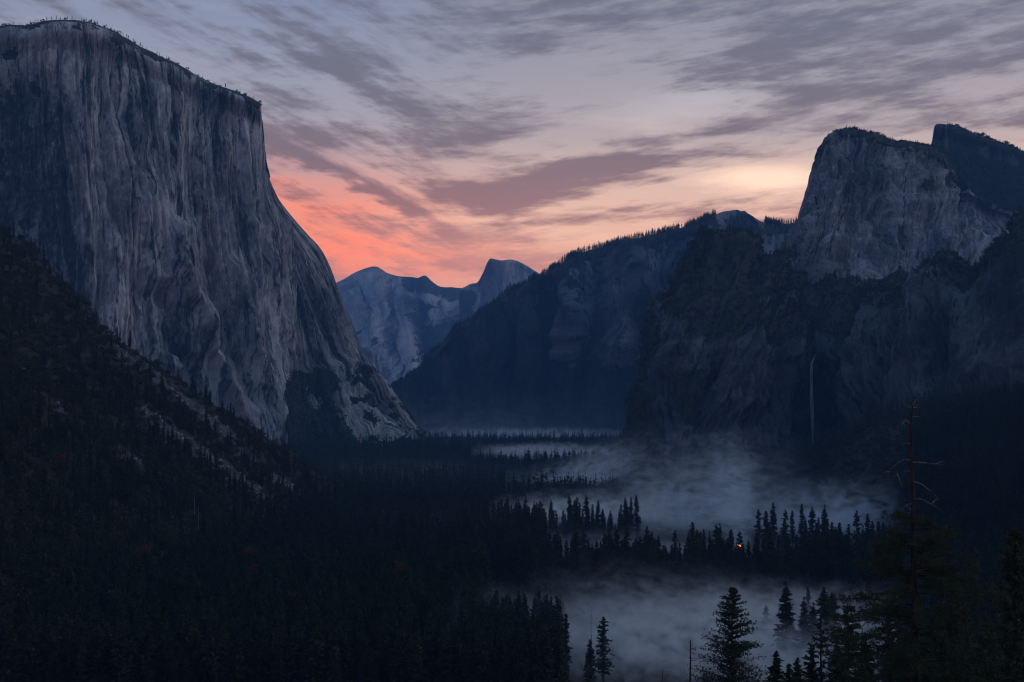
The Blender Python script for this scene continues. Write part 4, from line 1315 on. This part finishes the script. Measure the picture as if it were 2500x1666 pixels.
hero('conifer', 2260, 1560, 240, 'low dark pine in front of the dead-topped pine trunk', seed=908, Rf=.32, nb=240, ns=22, spray=.36, cb=.05, droop=.1, shape=.7, gappy=.15, tuft=True, bushy=.055)

# the pine with the dead top
def branch(p0, pts, r0, r1, n=5):
    path = np.vstack([[p0], pts]); k = 5
    t = np.linspace(0, len(path) - 1, len(path) * k)
    q = catmull(path, t)
    return tube_mesh(q, np.linspace(r0, r1, len(q)), n)


HD = 190.0
top = P(2229, 985, HD); hx, hy = top[0], top[1]
hz = float(ground_z(hx, hy)) - 0.6
Hh = top[2] - hz
e = bpy.data.objects.new('dead_topped_pine', None); COL.objects.link(e); e.location = (hx, hy, hz)
tag(e, 'tall pine with a bare dead top and crooked branches at the right', 'tree')


def L(px, py, dy=0.0):
    q = P(px, py, HD + dy); return q - np.array([hx, hy, hz])


tr = np.array([[0.3, 0, 0], L(2236, 1600), L(2233, 1480), L(2230, 1380), L(2229, 1260), L(2227, 1180), L(2225, 1110), L(2224, 1040), L(2228, 990)])
tr[:, 1] = 0
V, F = branch(tr[0], tr[1:], .56, .08, 10)
mesh_obj('trunk', raw_mesh('trunk', V, F, True), [REDBARK], e)
DEAD = [[(2224, 998), (2214, 988), (2204, 983)], [(2227, 992), (2236, 978), (2242, 977)], [(2228, 993), (2240, 990), (2242, 982)], [(2226, 996), (2236, 996), (2241, 994)], [(2226, 998), (2218, 994), (2207, 991)],
        [(2226, 1018), (2238, 1017), (2243, 1018)], [(2222, 1035), (2212, 1028), (2204, 1034), (2201, 1042)], [(2212, 1029), (2206, 1032), (2196, 1036)], [(2224, 1083), (2212, 1083), (2200, 1082)],
        [(2224, 1124), (2205, 1125), (2188, 1134), (2172, 1152), (2162, 1172)], [(2172, 1152), (2166, 1152), (2158, 1154)], [(2224, 1150), (2208, 1152), (2190, 1156)], [(2190, 1156), (2196, 1172), (2203, 1188)], [(2186, 1160), (2182, 1176), (2181, 1188)],
        [(2226, 1129), (2250, 1130), (2280, 1133), (2305, 1137)], [(2285, 1133), (2297, 1128), (2308, 1126)], [(2226, 1176), (2248, 1182), (2275, 1202), (2293, 1218)], [(2288, 1214), (2280, 1222), (2275, 1230)], [(2228, 1218), (2250, 1220), (2275, 1232), (2303, 1250)],
        [(2275, 1231), (2283, 1222), (2292, 1219)], [(2226, 1230), (2212, 1234), (2202, 1244)], [(2226, 1250), (2208, 1256), (2192, 1262)], [(2213, 1234), (2222, 1244), (2224, 1248)]]
for k, pts in enumerate(DEAD):
    q = np.array([L(a, b, (i * (0.9 if k % 2 else -0.7))) for i, (a, b) in enumerate(pts)])
    V, F = branch(q[0], q[1:], .14 if len(pts) > 3 else .09, .03, 5)
    mesh_obj('dead_branch', raw_mesh('dead_branch', V, F, True), [DEADWOOD], e)
r_ = np.random.default_rng(77)
cl = []; bparts = []
for k in range(110):
    f = r_.random()
    py0 = 1262 + 470 * f
    ph = r_.random() * 6.283
    ln = (2.5 + 9.0 * min(1, f * 2.4 + .15)) * (0.55 + 0.6 * r_.random())
    zz0 = L(2231, py0)[2]
    b0 = np.array([.1, 0, zz0]); end = np.array([math.cos(ph) * ln, math.sin(ph) * ln, zz0 + ln * r_.uniform(-.30, .12)])
    midp = (b0 + end) / 2 + np.array([0, 0, ln * .05])
    bparts.append(branch(b0, np.array([midp, end]), .10, .03, 4))
    nt = int(7 + ln * 2.2)
    for j in range(nt):
        t = r_.uniform(.3, 1.05)
        c = b0 * (1 - t) ** 2 + 2 * midp * t * (1 - t) + end * t * t + r_.normal(0, .30, 3) * (0.4 + t)
        cl.append((c, .34 + .22 * r_.random()))
cc = np.array([c for c, s in cl]); ss = np.array([s for c, s in cl])
per = 30
dirs = r_.normal(size=(len(cc), per, 3)); dirs[..., 2] += .25; dirs /= np.linalg.norm(dirs, axis=2, keepdims=True)
ctr = (cc[:, None] + dirs * ss[:, None, None] * .75).reshape(-1, 3)
e1 = dirs.reshape(-1, 3); e2 = np.cross(e1, r_.normal(size=e1.shape)); e2 /= np.linalg.norm(e2, axis=1, keepdims=True)
sz = np.repeat(ss, per)[:, None]
V, F = quads(ctr, e1 * sz * .62, e2 * sz * .085)
mesh_obj('crown', raw_mesh('crown', V, F), [NEEDLE_PINE], e)
V, F = join(bparts)
mesh_obj('boughs', raw_mesh('boughs', V, F, True), [BARK], e)['kind'] = 'stuff'


def snag(px, py, d, label, rad=.35, nbr=7, bark=None, hmin=6, seed=0, h=None, lean=.01):
    r = np.random.default_rng(seed)
    p = P(px, py, float(d)); gz = float(ground_z(p[0], p[1])) - .3
    H = max(hmin, p[2] - gz) if h is None else h
    if h is not None: gz = p[2] - h
    e = bpy.data.objects.new('dead_snag', None); COL.objects.link(e); e.location = (p[0], p[1], gz)
    tag(e, label, 'tree')
    path = np.column_stack([r.normal(0, lean * H * .3, 6).cumsum(), np.zeros(6), np.linspace(0, H, 6)])
    V, F = tube_mesh(path, np.linspace(rad, rad * .3, 6), 7)
    mesh_obj('trunk', raw_mesh('trunk', V, F, True), [bark or DEADWOOD], e)
    for k in range(nbr):
        f = r.uniform(.45, .97); b0 = np.array([np.interp(f, np.linspace(0, 1, 6), path[:, 0]), 0, f * H])
        ph = r.random() * 6.28; ln = H * .09 * r.uniform(.4, 1.2)
        end = b0 + np.array([math.cos(ph) * ln, math.sin(ph) * ln, ln * r.uniform(-.3, .4)])
        V, F = branch(b0, np.array([(b0 + end) / 2 + [0, 0, -.05 * ln], end]), rad * .22, rad * .07, 4)
        mesh_obj('dead_branch', raw_mesh('dead_branch', V, F, True), [bark or DEADWOOD], e)
    return e


snag(1686, 1563, 255, 'dark broken snag with bare twigs left of the big airy conifer', .34, 14, BARK, seed=5)
snag(1616, 1636, 250, 'thin dead pole at the bottom edge left of the broken snag', .12, 3, BARK, seed=6)
snag(2146, 1522, 250, 'thin bare leaning trunk between the foreground pines at the right', .14, 8, BARK, seed=7, lean=.05)
snag(70, 1322, 870, 'pale dead trunk standing low on the left hillside', .5, 4, None, seed=8, h=18)
snag(475, 1198, 1050, 'upper one of two pale dead trunks below the loose rock runs', .4, 4, None, seed=9, h=18)
snag(485, 1238, 1040, 'lower one of two pale dead trunks below the loose rock runs', .4, 4, None, seed=10, h=17)
snag(292, 1195, 1120, 'faint dead trunk left of the two pale ones on the hillside', .3, 3, None, seed=11, h=14)
snag(252, 1568, 680, 'pale streaked dead trunk near the bottom left', .4, 5, None, seed=12, h=26)
snag(172, 1590, 670, 'faint pale dead trunk left of the streaked one at the bottom left', .3, 3, None, seed=13, h=15)
snag(1445, 1490, 760, 'very thin bare pole in the pale mist at the bottom centre', .22, 2, BARK, seed=14)

# autumn oaks, each with its own place
for k, (px, py, d, h, lab) in enumerate((
        (412, 1565, 690, 11, 'rusty orange autumn tree, the largest one at the bottom left'),
        (470, 1598, 680, 7, 'small orange autumn tree right of the largest one at the bottom'),
        (598, 1608, 680, 8, 'dull orange autumn tree at the bottom centre-left'),
        (625, 1378, 900, 9, 'orange autumn tree in the dark forest below the rock runs'),
        (682, 1400, 900, 6, 'small brownish autumn tree right of the orange one in the forest'),
        (720, 1450, 820, 8, 'rounded russet autumn tree in the dark forest'),
        (145, 1150, 1010, 13, 'reddish autumn tree at the left edge of the hillside'),
        (355, 1330, 900, 7, 'small yellowish brown autumn tree in the middle of the hillside'),
        (610, 1335, 960, 7, 'faint rust coloured autumn tree near the foot of the hillside'),
        (975, 1370, 900, 9, 'dim reddish autumn tree in the forest left of the mist'),
        (1062, 1470, 790, 9, 'dim red autumn tree low in the central forest'),
        (530, 1630, 665, 7, 'faint orange autumn tree at the bottom edge'))):
    p = P(px, py + 10, float(d))
    gz = float(ground_z(p[0], p[1]))
    plant('autumn_oak', OAK_M, p[0], p[1], h, lab, None, k, 1.0, z=max(gz, p[2] - h * .6))

# ---- the forest mass on the valley floor
PL = np.array(PLANTED)


def in_clear(px, d):
    m = np.zeros_like(px, bool)
    for a, b, c, e_ in ((1375, 2200, 500, 1025), (1560, 2215, 1165, 1900), (1330, 1640, 1125, 1440), (1190, 1650, 1490, 1900), (1235, 1580, 2020, 2700), (1150, 1520, 2960, 3950), (1000, 1560, 4650, 5300)):
        m |= (px > a) & (px < b) & (d > c) & (d < e_)
    return m


def far_from_planted(x, y, r=5.0):
    ok = np.ones(len(x), bool)
    for i in range(0, len(x), 4000):
        dd = (x[i:i + 4000, None] - PL[None, :, 0]) ** 2 + (y[i:i + 4000, None] - PL[None, :, 1]) ** 2
        ok[i:i + 4000] = dd.min(1) > r * r
    return ok


n = 52000
d = np.exp(rng.uniform(math.log(600), math.log(6200), n)); u = rng.uniform(-0.50, 0.50, n)
x = u * d; y = d
zz_ = ground_z(x, y)
px, py = proj(np.stack([x, y, zz_], -1))
keep = ~in_clear(px, d) & far_from_planted(x, y) & (np.abs(x) < 1500)
lpz = LP[0] + LP[1] * x + LP[2] * y
onleft = (lpz > 18) & (zz_ > 14)
keep &= ~(onleft & (rng.random(n) > np.where(lpz > 160, .2, .6)))
keep &= ~((zz_ > 30) & (lpz > 18) & (y > np.interp(x, CREST_X, CREST_Y) + 40) & (y < 2600))
keep &= scree_mask(px, py) < 0.6
keep &= rng.random(n) < np.clip(0.35 + d / 2600, 0.0, 1.0)
hh = rng.uniform(15, 45, n) * np.where(onleft, .55, 1.0) * np.where(x > 470, .8, 1)
# nothing near may stick up in front of the mist and the fire
tip_py = proj(np.stack([x, y, zz_ + hh], -1))[1]
keep &= ~((px > 1180) & (px < 2180) & (d < 1050) & (tip_py < 1440))
keep &= ~((px > 1200) & (px < 2180) & (d > 1000) & (d < 1165) & (rng.random(n) > .45))
nearm = keep & (d < 1700); farm = keep & (d >= 1700)
# nearest of the open forest as single trees
cand = np.where(nearm & (d < 1300) & (px > -30) & (px < 2530) & (tip_py < 1660))[0]
cand = cand[np.argsort(-(hh[cand] / d[cand]))][:70]
for i in cand:
    side = 'on the brushy left hillside' if lpz[i] > 18 else ('on the dark right-hand slope' if x[i] > 330 else 'in the dark valley forest at the bottom left')
    plant('conifer', FIR_M, x[i], y[i], hh[i], 'dark conifer ' + side, 'conifers ' + side, wide=random.uniform(1, 1.3))
nearm[cand] = False
scatter('near_forest', np.stack([x, y, zz_ - .4], -1)[nearm], hh[nearm] * 1.0, 'fir', 'dense dark conifer forest covering the near valley floor', 'forest', 1)
scatter('far_forest', np.stack([x, y, zz_ - .4], -1)[farm], hh[farm], 'far', 'distant conifer forest along the far valley floor', 'forest', 2)

# far floor beyond, thin
# brush and live oaks on the hillsides
n = 46000
d = np.exp(rng.uniform(math.log(600), math.log(2100), n)); u = rng.uniform(-0.48, 0.48, n)
x = u * d; y = d; zz_ = ground_z(x, y); px, py = proj(np.stack([x, y, zz_], -1))
lpz = LP[0] + LP[1] * x + LP[2] * y
left = (lpz > 10) & (y < np.interp(x, CREST_X, CREST_Y) + 25) & (scree_mask(px, py) + fbm2(x / 22, y / 22, 3, 31) * .7 < rng.uniform(.35, .95, n))
right = (x > 400) & (y > 700) & (y < 2100)
k1 = left | right
big = rng.random(n) < .22
scatter('hillside_oaks', np.stack([x, y, zz_ - .5], -1)[k1 & big], rng.uniform(5, 10, n)[k1 & big], 'oak', 'rounded dark oaks covering the hillsides', 'foliage', 3)
scatter('hillside_brush', np.stack([x, y, zz_ - .5], -1)[k1 & ~big], rng.uniform(2.5, 7, n)[k1 & ~big], 'shrub', 'low dark brush covering the hillsides', 'brush', 4)
# stones of the rock runs
n = 60000
d = rng.uniform(1050, 1900, n); u = rng.uniform(-0.42, -0.12, n); x = u * d; y = d; zz_ = ground_z(x, y); px, py = proj(np.stack([x, y, zz_], -1))
k1 = (scree_mask(px, py) + fbm2(x / 18, y / 18, 3, 31) * .9 > rng.uniform(.45, 1.0, n))
scatter('scree_stones', np.stack([x, y, zz_], -1)[k1], (0.5 + 2.2 * rng.random(n) ** 4)[k1], 'stone', 'loose grey stones of the rock runs on the left hillside', 'stones', 5, flat=1.0)


def grow(src_name, name, n, src, lo, hi, label, cat, seed, up=-1.0, vmin=.45, dens=None):
    Q, veg, N = SCATTER[src_name]
    r = np.random.default_rng(seed)
    q = Q.reshape(-1, 3); v = veg.ravel(); nz = N.reshape(-1, 3)[:, 2]
    # weight by cell area so that plants do not crowd where the mesh is fine
    du = np.linalg.norm(np.gradient(Q, axis=1), axis=-1); dv = np.linalg.norm(np.gradient(Q, axis=0), axis=-1)
    w = (du * dv).ravel() * (v > vmin) * (nz > up)
    if dens is not None: w = w * dens(*proj(q))
    i = r.choice(len(q), n, p=w / w.sum())
    p = q[i] + r.normal(0, 2.0, (n, 3)) * [1, 1, 0]
    return scatter(name, p - [0, 0, .6], r.uniform(lo, hi, n), src, label, cat, seed)


grow('granite_cliff', 'cliff_brush', 2300, 'shrub', 4, 10, 'dark trees and brush on the ledges of the great wall', 'brush', 11, dens=lambda px, py: np.where(py < 300, .04, 1.0))
grow('waterfall_cliff', 'slope_brush', 9000, 'shrub', 4, 10, 'dark brush on the slopes above the waterfall cliff', 'brush', 12)
grow('waterfall_cliff', 'slope_trees', 2600, 'far', 9, 22, 'small dark conifers on the slopes above the waterfall cliff', 'forest', 13, up=.25)
grow('granite_dome', 'dome_trees', 1500, 'pine', 5, 12, 'small trees on the ledges of the rounded rock', 'forest', 14, up=.15)
grow('granite_spire', 'summit_trees', 2400, 'pine', 6, 14, 'small trees on the blade-shaped summit', 'forest', 15, up=.1)
grow('forested_ridge', 'ridge_forest', 24000, 'far', 14, 34, 'dense conifer forest on the long middle ridge', 'forest', 16, up=.05)


grow('granite_spire', 'summit_brush', 2600, 'shrub', 4, 9, 'dark brush on the blade-shaped summit', 'brush', 17)
grow('granite_dome', 'dome_brush', 1600, 'shrub', 3, 8, 'dark brush on the crest and ledges of the rounded rock', 'brush', 18, dens=lambda px, py: np.where(py < 420, 1.0, .4))


# ---- trees along the skylines, one by one
PINE_M = part_meshes([FAR[0], FAR[1], FAR[3], OAKS[0], FIRS[3], FIRS[6]], NEEDLE_PINE, BARK, 'pine')


def skyline(src_name, pxs, label, group, lo, hi, variants, wide=(1.0, 1.5), seed=0, count=True):
    Q, veg, N = SCATTER[src_name]
    r = random.Random(seed)
    px, py = proj(Q)
    m = Q[..., 1] > 0
    for j, q in enumerate(pxs):
        sel = np.abs(px - q) < 3.0
        idx = np.where(sel.ravel())[0]
        if len(idx) == 0: continue
        k = idx[np.argmin(py.ravel()[idx])]
        p = Q.reshape(-1, 3)[k]
        plant('ridge_pine', PINE_M, float(p[0]), float(p[1]), r.uniform(lo, hi), label + (', %s from left' % nth(j + 1) if count else ''), group, r.choice(variants), r.uniform(*wide), z=float(p[2]) - 1.0)


rr = random.Random(4)
skyline('granite_cliff', [3, 10, 20, 24, 33, 45, 56, 60, 72, 86, 90, 104, 112, 128, 140, 146, 155, 165, 178, 201, 205, 214, 226, 232, 238, 262, 266, 286, 291, 303, 312, 316, 328, 332, 345, 350, 360, 376, 386, 392, 400, 408, 414, 424, 430, 462, 480, 486, 497, 510, 524, 528, 552, 560, 572, 588, 604, 612, 620],
        'small tree on the rim of the great granite wall', 'trees on the rim of the great wall', 6, 14, (0, 1, 2, 4, 5), (0.9, 1.5), 1)
sx = 1262
ridge_px = []
while sx < 1745:
    ridge_px.append(sx); sx += rr.choice((3, 4, 5, 6, 7, 9, 12))
ridge_px += [1872, 1878, 1884, 1890, 1896, 1902, 1908, 1914, 1921, 1927, 1933]
skyline('forested_ridge', ridge_px, 'tiny conifer silhouetted along the crest of the middle ridge', 'conifers along the crest of the middle ridge', 17, 36, (0, 1, 2, 4, 5), (1.2, 1.8), 2, count=False)
skyline('granite_dome', [2021, 2064, 2072, 2080, 2090, 2100, 2112, 2128, 2150, 2158, 2175, 2182, 2213, 2228, 2238, 2243, 2256, 2264, 2270], 'small tree on the crest of the rounded rock', 'trees on the crest of the rounded rock', 6, 13, (0, 1, 2, 4, 5), (1.0, 1.6), 3)
skyline('granite_spire', [2315, 2328, 2337, 2360, 2386, 2396, 2402, 2412, 2418, 2450, 2458, 2470, 2484, 2490], 'small tree on the blade-shaped summit', 'trees on the blade-shaped summit', 10, 20, (0, 1, 3, 4), (1.0, 1.6), 4)

# ------------------------------------------------------------------ the fire
fp = P(1807, 1334, 1060.)
fz = float(fp[2]); fx, fy = float(fp[0]), float(fp[1])
fire = bpy.data.objects.new('burning_treetop', None); COL.objects.link(fire); fire.location = (fx, fy, fz)
tag(fire, 'small orange fire glowing at a treetop before the blue mist', 'fire')
mf, gf, of = new_mat('flame')
tcf = gf.new('ShaderNodeTexCoord'); _, _, fzz = gf.sep(tcf.outputs['Object'])
em = gf.new('ShaderNodeEmission'); em.inputs['Strength'].default_value = 1.3
gf.links.new(mixrgb(gf, (fzz * .35).sat(), (1.0, .30, .10), (.95, .12, .03)), em.inputs['Color']); gf.links.new(em.outputs[0], of.inputs['Surface'])
for k, (dx, dz, h, w) in enumerate(((0, -.3, 1.4, .34), (-.6, -.1, 1.2, .25), (.5, -.4, 1.0, .24), (-2.2, .9, .7, .13), (-.3, .4, 1.5, .16), (-1.3, .5, .7, .13))):
    t = np.linspace(0, 1, 8)
    path = np.column_stack([dx + .35 * np.sin(t * 4 + k) * t, .3 * np.cos(k) * t, dz + h * t])
    V, F = tube_mesh(path, w * np.sin(np.clip(t * .9 + .1, 0, 1) * math.pi) ** .8 + .02, 7)
    mesh_obj('flame', raw_mesh('flame', V, F, True), [mf], fire)


# ------------------------------------------------------------------ mist banks
def mist(label, c, half, dens, color, rotz=0.0, tilt=0.0, ns=1.0, soft=0.35, top=0.5, rough=1.0, seed=0.0, step=1.0):
    a, b, h = half
    th = np.linspace(0, math.pi, 14); ph = np.linspace(0, 2 * math.pi, 28, endpoint=False)
    sp = lambda v, k: np.sign(v) * np.abs(v) ** k
    V = np.stack([a * sp(np.sin(th), .6)[:, None] * np.cos(ph)[None], b * sp(np.sin(th), .6)[:, None] * np.sin(ph)[None], h * sp(np.cos(th), .6)[:, None] + 0 * ph[None]], -1).reshape(-1, 3)
    ii = np.arange(14 * 28).reshape(14, 28); jj = np.roll(ii, -1, 1)
    F = np.stack([ii[:-1], ii[1:], jj[1:], jj[:-1]], -1).reshape(-1, 4)
    m, g, out = new_mat('mist')
    tc = g.new('ShaderNodeTexCoord')
    x, y, z = g.sep(tc.outputs['Object'])
    nx, ny, nz = x / a, y / b, z / h
    vec = g.comb(x * (.012 * ns) + seed, y * (.006 * ns), z * (.026 * ns))
    no = g.noise(vec, 1.0, 5.0, 0.66, 0.8)
    r = (nx * nx + ny * ny)._m('SQRT') + (no - .5) * (0.9 * rough)
    f = r.step(1.0, 1.0 - soft * 2)
    tear = g.noise(g.comb(x * (.03 * ns) + seed, y * (.015 * ns), z * (.05 * ns)), 1.0, 3.0, 0.6, 0.6)
    f = f * (nz + (no - .5) * (1.6 * rough)).step(0.95, 0.95 - top * 2) 
    f = f * (nx * nx + ny * ny + nz * nz * 0.6).step(1.0, .7) * (no * .62 + tear * .38).step(.43, .60)
    v = g.new('ShaderNodeVolumePrincipled')
    v.inputs['Color'].default_value = (*color, 1); v.inputs['Anisotropy'].default_value = 0.0
    g.links.new((f * dens).s, v.inputs['Density'])
    g.links.new(v.outputs[0], out.inputs['Volume'])
    m.cycles.volume_step_rate = step; m.cycles.volume_sampling = 'DISTANCE'
    o = mesh_obj('mist', raw_mesh('mist', V, F), [m])
    o.location = c; o.rotation_euler = (0, tilt, rotz)
    tag(o, label, 'mist', kind='stuff')
    return o


GREY, BLUE = (.99, .985, .99), (.84, .92, 1.0)
MISTS = [
    mist('pale grey mist bank filling the near valley at the bottom', (165, 815, 1), (190, 195, 30), .075, GREY, ns=2.4, top=.7, rough=1.5, seed=2.2, step=.35),
    mist('thin bluish mist among the dark trees left of the near bank', (25, 790, 4), (100, 150, 40), .022, BLUE, ns=2.4, top=.8, rough=1.6, seed=7.7, step=.4),
    mist('bright mist bank around conifers in the valley centre', (85, 1690, 3), (130, 190, 34), .050, GREY, ns=1.9, soft=.5, top=.6, rough=1.5, seed=5.1, step=.35),
    mist('small wisp rising at the right end of the central mist bank', (172, 1660, 26), (34, 50, 46), .030, GREY, ns=3.5, top=.9, rough=1.8, seed=1.9, step=.4),
    mist('slanting mist plume rising to the right beside the cliff', (120, 2380, 26), (160, 140, 38), .040, GREY, tilt=R(-20), ns=2.2, soft=.5, top=.8, rough=1.8, seed=8.6, step=.35),
    mist('bright strip of mist behind the small conifers', (85, 3500, 4), (215, 420, 28), .045, GREY, ns=1.6, soft=.5, top=.6, rough=1.8, seed=1.1, step=.35),
    mist('farthest strip of mist at the end of the valley', (60, 5250, 4), (520, 540, 36), .028, BLUE, ns=1.1, soft=.5, top=.6, rough=1.9, seed=3.4, step=.35),
    mist('tall bluish mist rising behind the fire', (215, 1560, 34), (155, 150, 92), .036, BLUE, ns=2.4, soft=.5, top=.9, rough=2.0, seed=4.4, step=.3),
    mist('bluish mist behind the tall right-hand stand', (362, 1500, 20), (118, 115, 48), .040, BLUE, ns=2.0, soft=.45, top=.7, rough=1.5, seed=6.9, step=.35),
    mist('thin column of smoke rising above the fire', (222, 1330, 52), (18, 26, 62), .040, BLUE, ns=4.5, top=.9, rough=1.5, seed=12.3, step=.4),
    mist('blue mist pooled at the foot of the middle ridge', (-120, 5150, 60), (900, 520, 150), .0014, BLUE, ns=.5, soft=.5, top=.9, rough=1.0, seed=15.5, step=.5),
    mist('faint spray drifting at the foot of the waterfall', tuple(P(1982, 1085, 2630.)), (26, 26, 30), .020, BLUE, ns=4.0, soft=.5, top=.9, rough=1.3, seed=17.1, step=.5),
    mist('thin streamers along the top of the near mist bank', (120, 935, 16), (130, 60, 28), .020, GREY, tilt=R(7), ns=3.2, soft=.5, top=.9, rough=2.0, seed=21.3, step=.4),
    mist('ragged plume standing up behind the fire below the cliff', (258, 1600, 66), (46, 60, 62), .034, BLUE, ns=3.4, soft=.5, top=.9, rough=1.9, seed=23.7, step=.4),
    mist('faint blue mist between the trees left of the dark row', (-60, 1370, 12), (150, 190, 36), .0060, BLUE, ns=1.8, soft=.5, top=.9, rough=1.4, seed=25.1, step=.5),
    mist('faint blue mist over the forest below the great wall', (-170, 2350, 14), (260, 420, 40), .0040, BLUE, ns=1.2, soft=.5, top=.9, rough=1.4, seed=27.9, step=.5),
    mist('low bluish mist across the valley behind the dark row', (110, 1290, 4), (210, 90, 28), .014, BLUE, ns=2.0, top=.8, rough=1.5, seed=9.9, step=.4),
]

# ------------------------------------------------------------------ haze
mh, gh, oh = new_mat('haze')
vh = gh.new('ShaderNodeVolumePrincipled')
vh.inputs['Color'].default_value = (.20, .48, .97, 1)
vh.inputs['Density'].default_value = 4.4e-5
vh.inputs['Anisotropy'].default_value = 0.0
gh.links.new(vh.outputs[0], oh.inputs['Volume'])
V = np.array([(sx * 15400, (-1900, 19200)[sy], (-6, 1750)[sz]) for sz in (0, 1) for sy in (0, 1) for sx in (-1, 1)], float)
F = np.array([(0, 2, 3, 1), (4, 5, 7, 6), (0, 1, 5, 4), (2, 6, 7, 3), (0, 4, 6, 2), (1, 3, 7, 5)])
mh.cycles.volume_sampling = 'DISTANCE'
hz_o = mesh_obj('haze', raw_mesh('haze', V, F), [mh])
tag(hz_o, 'blue morning haze filling the valley', 'haze', kind='stuff')
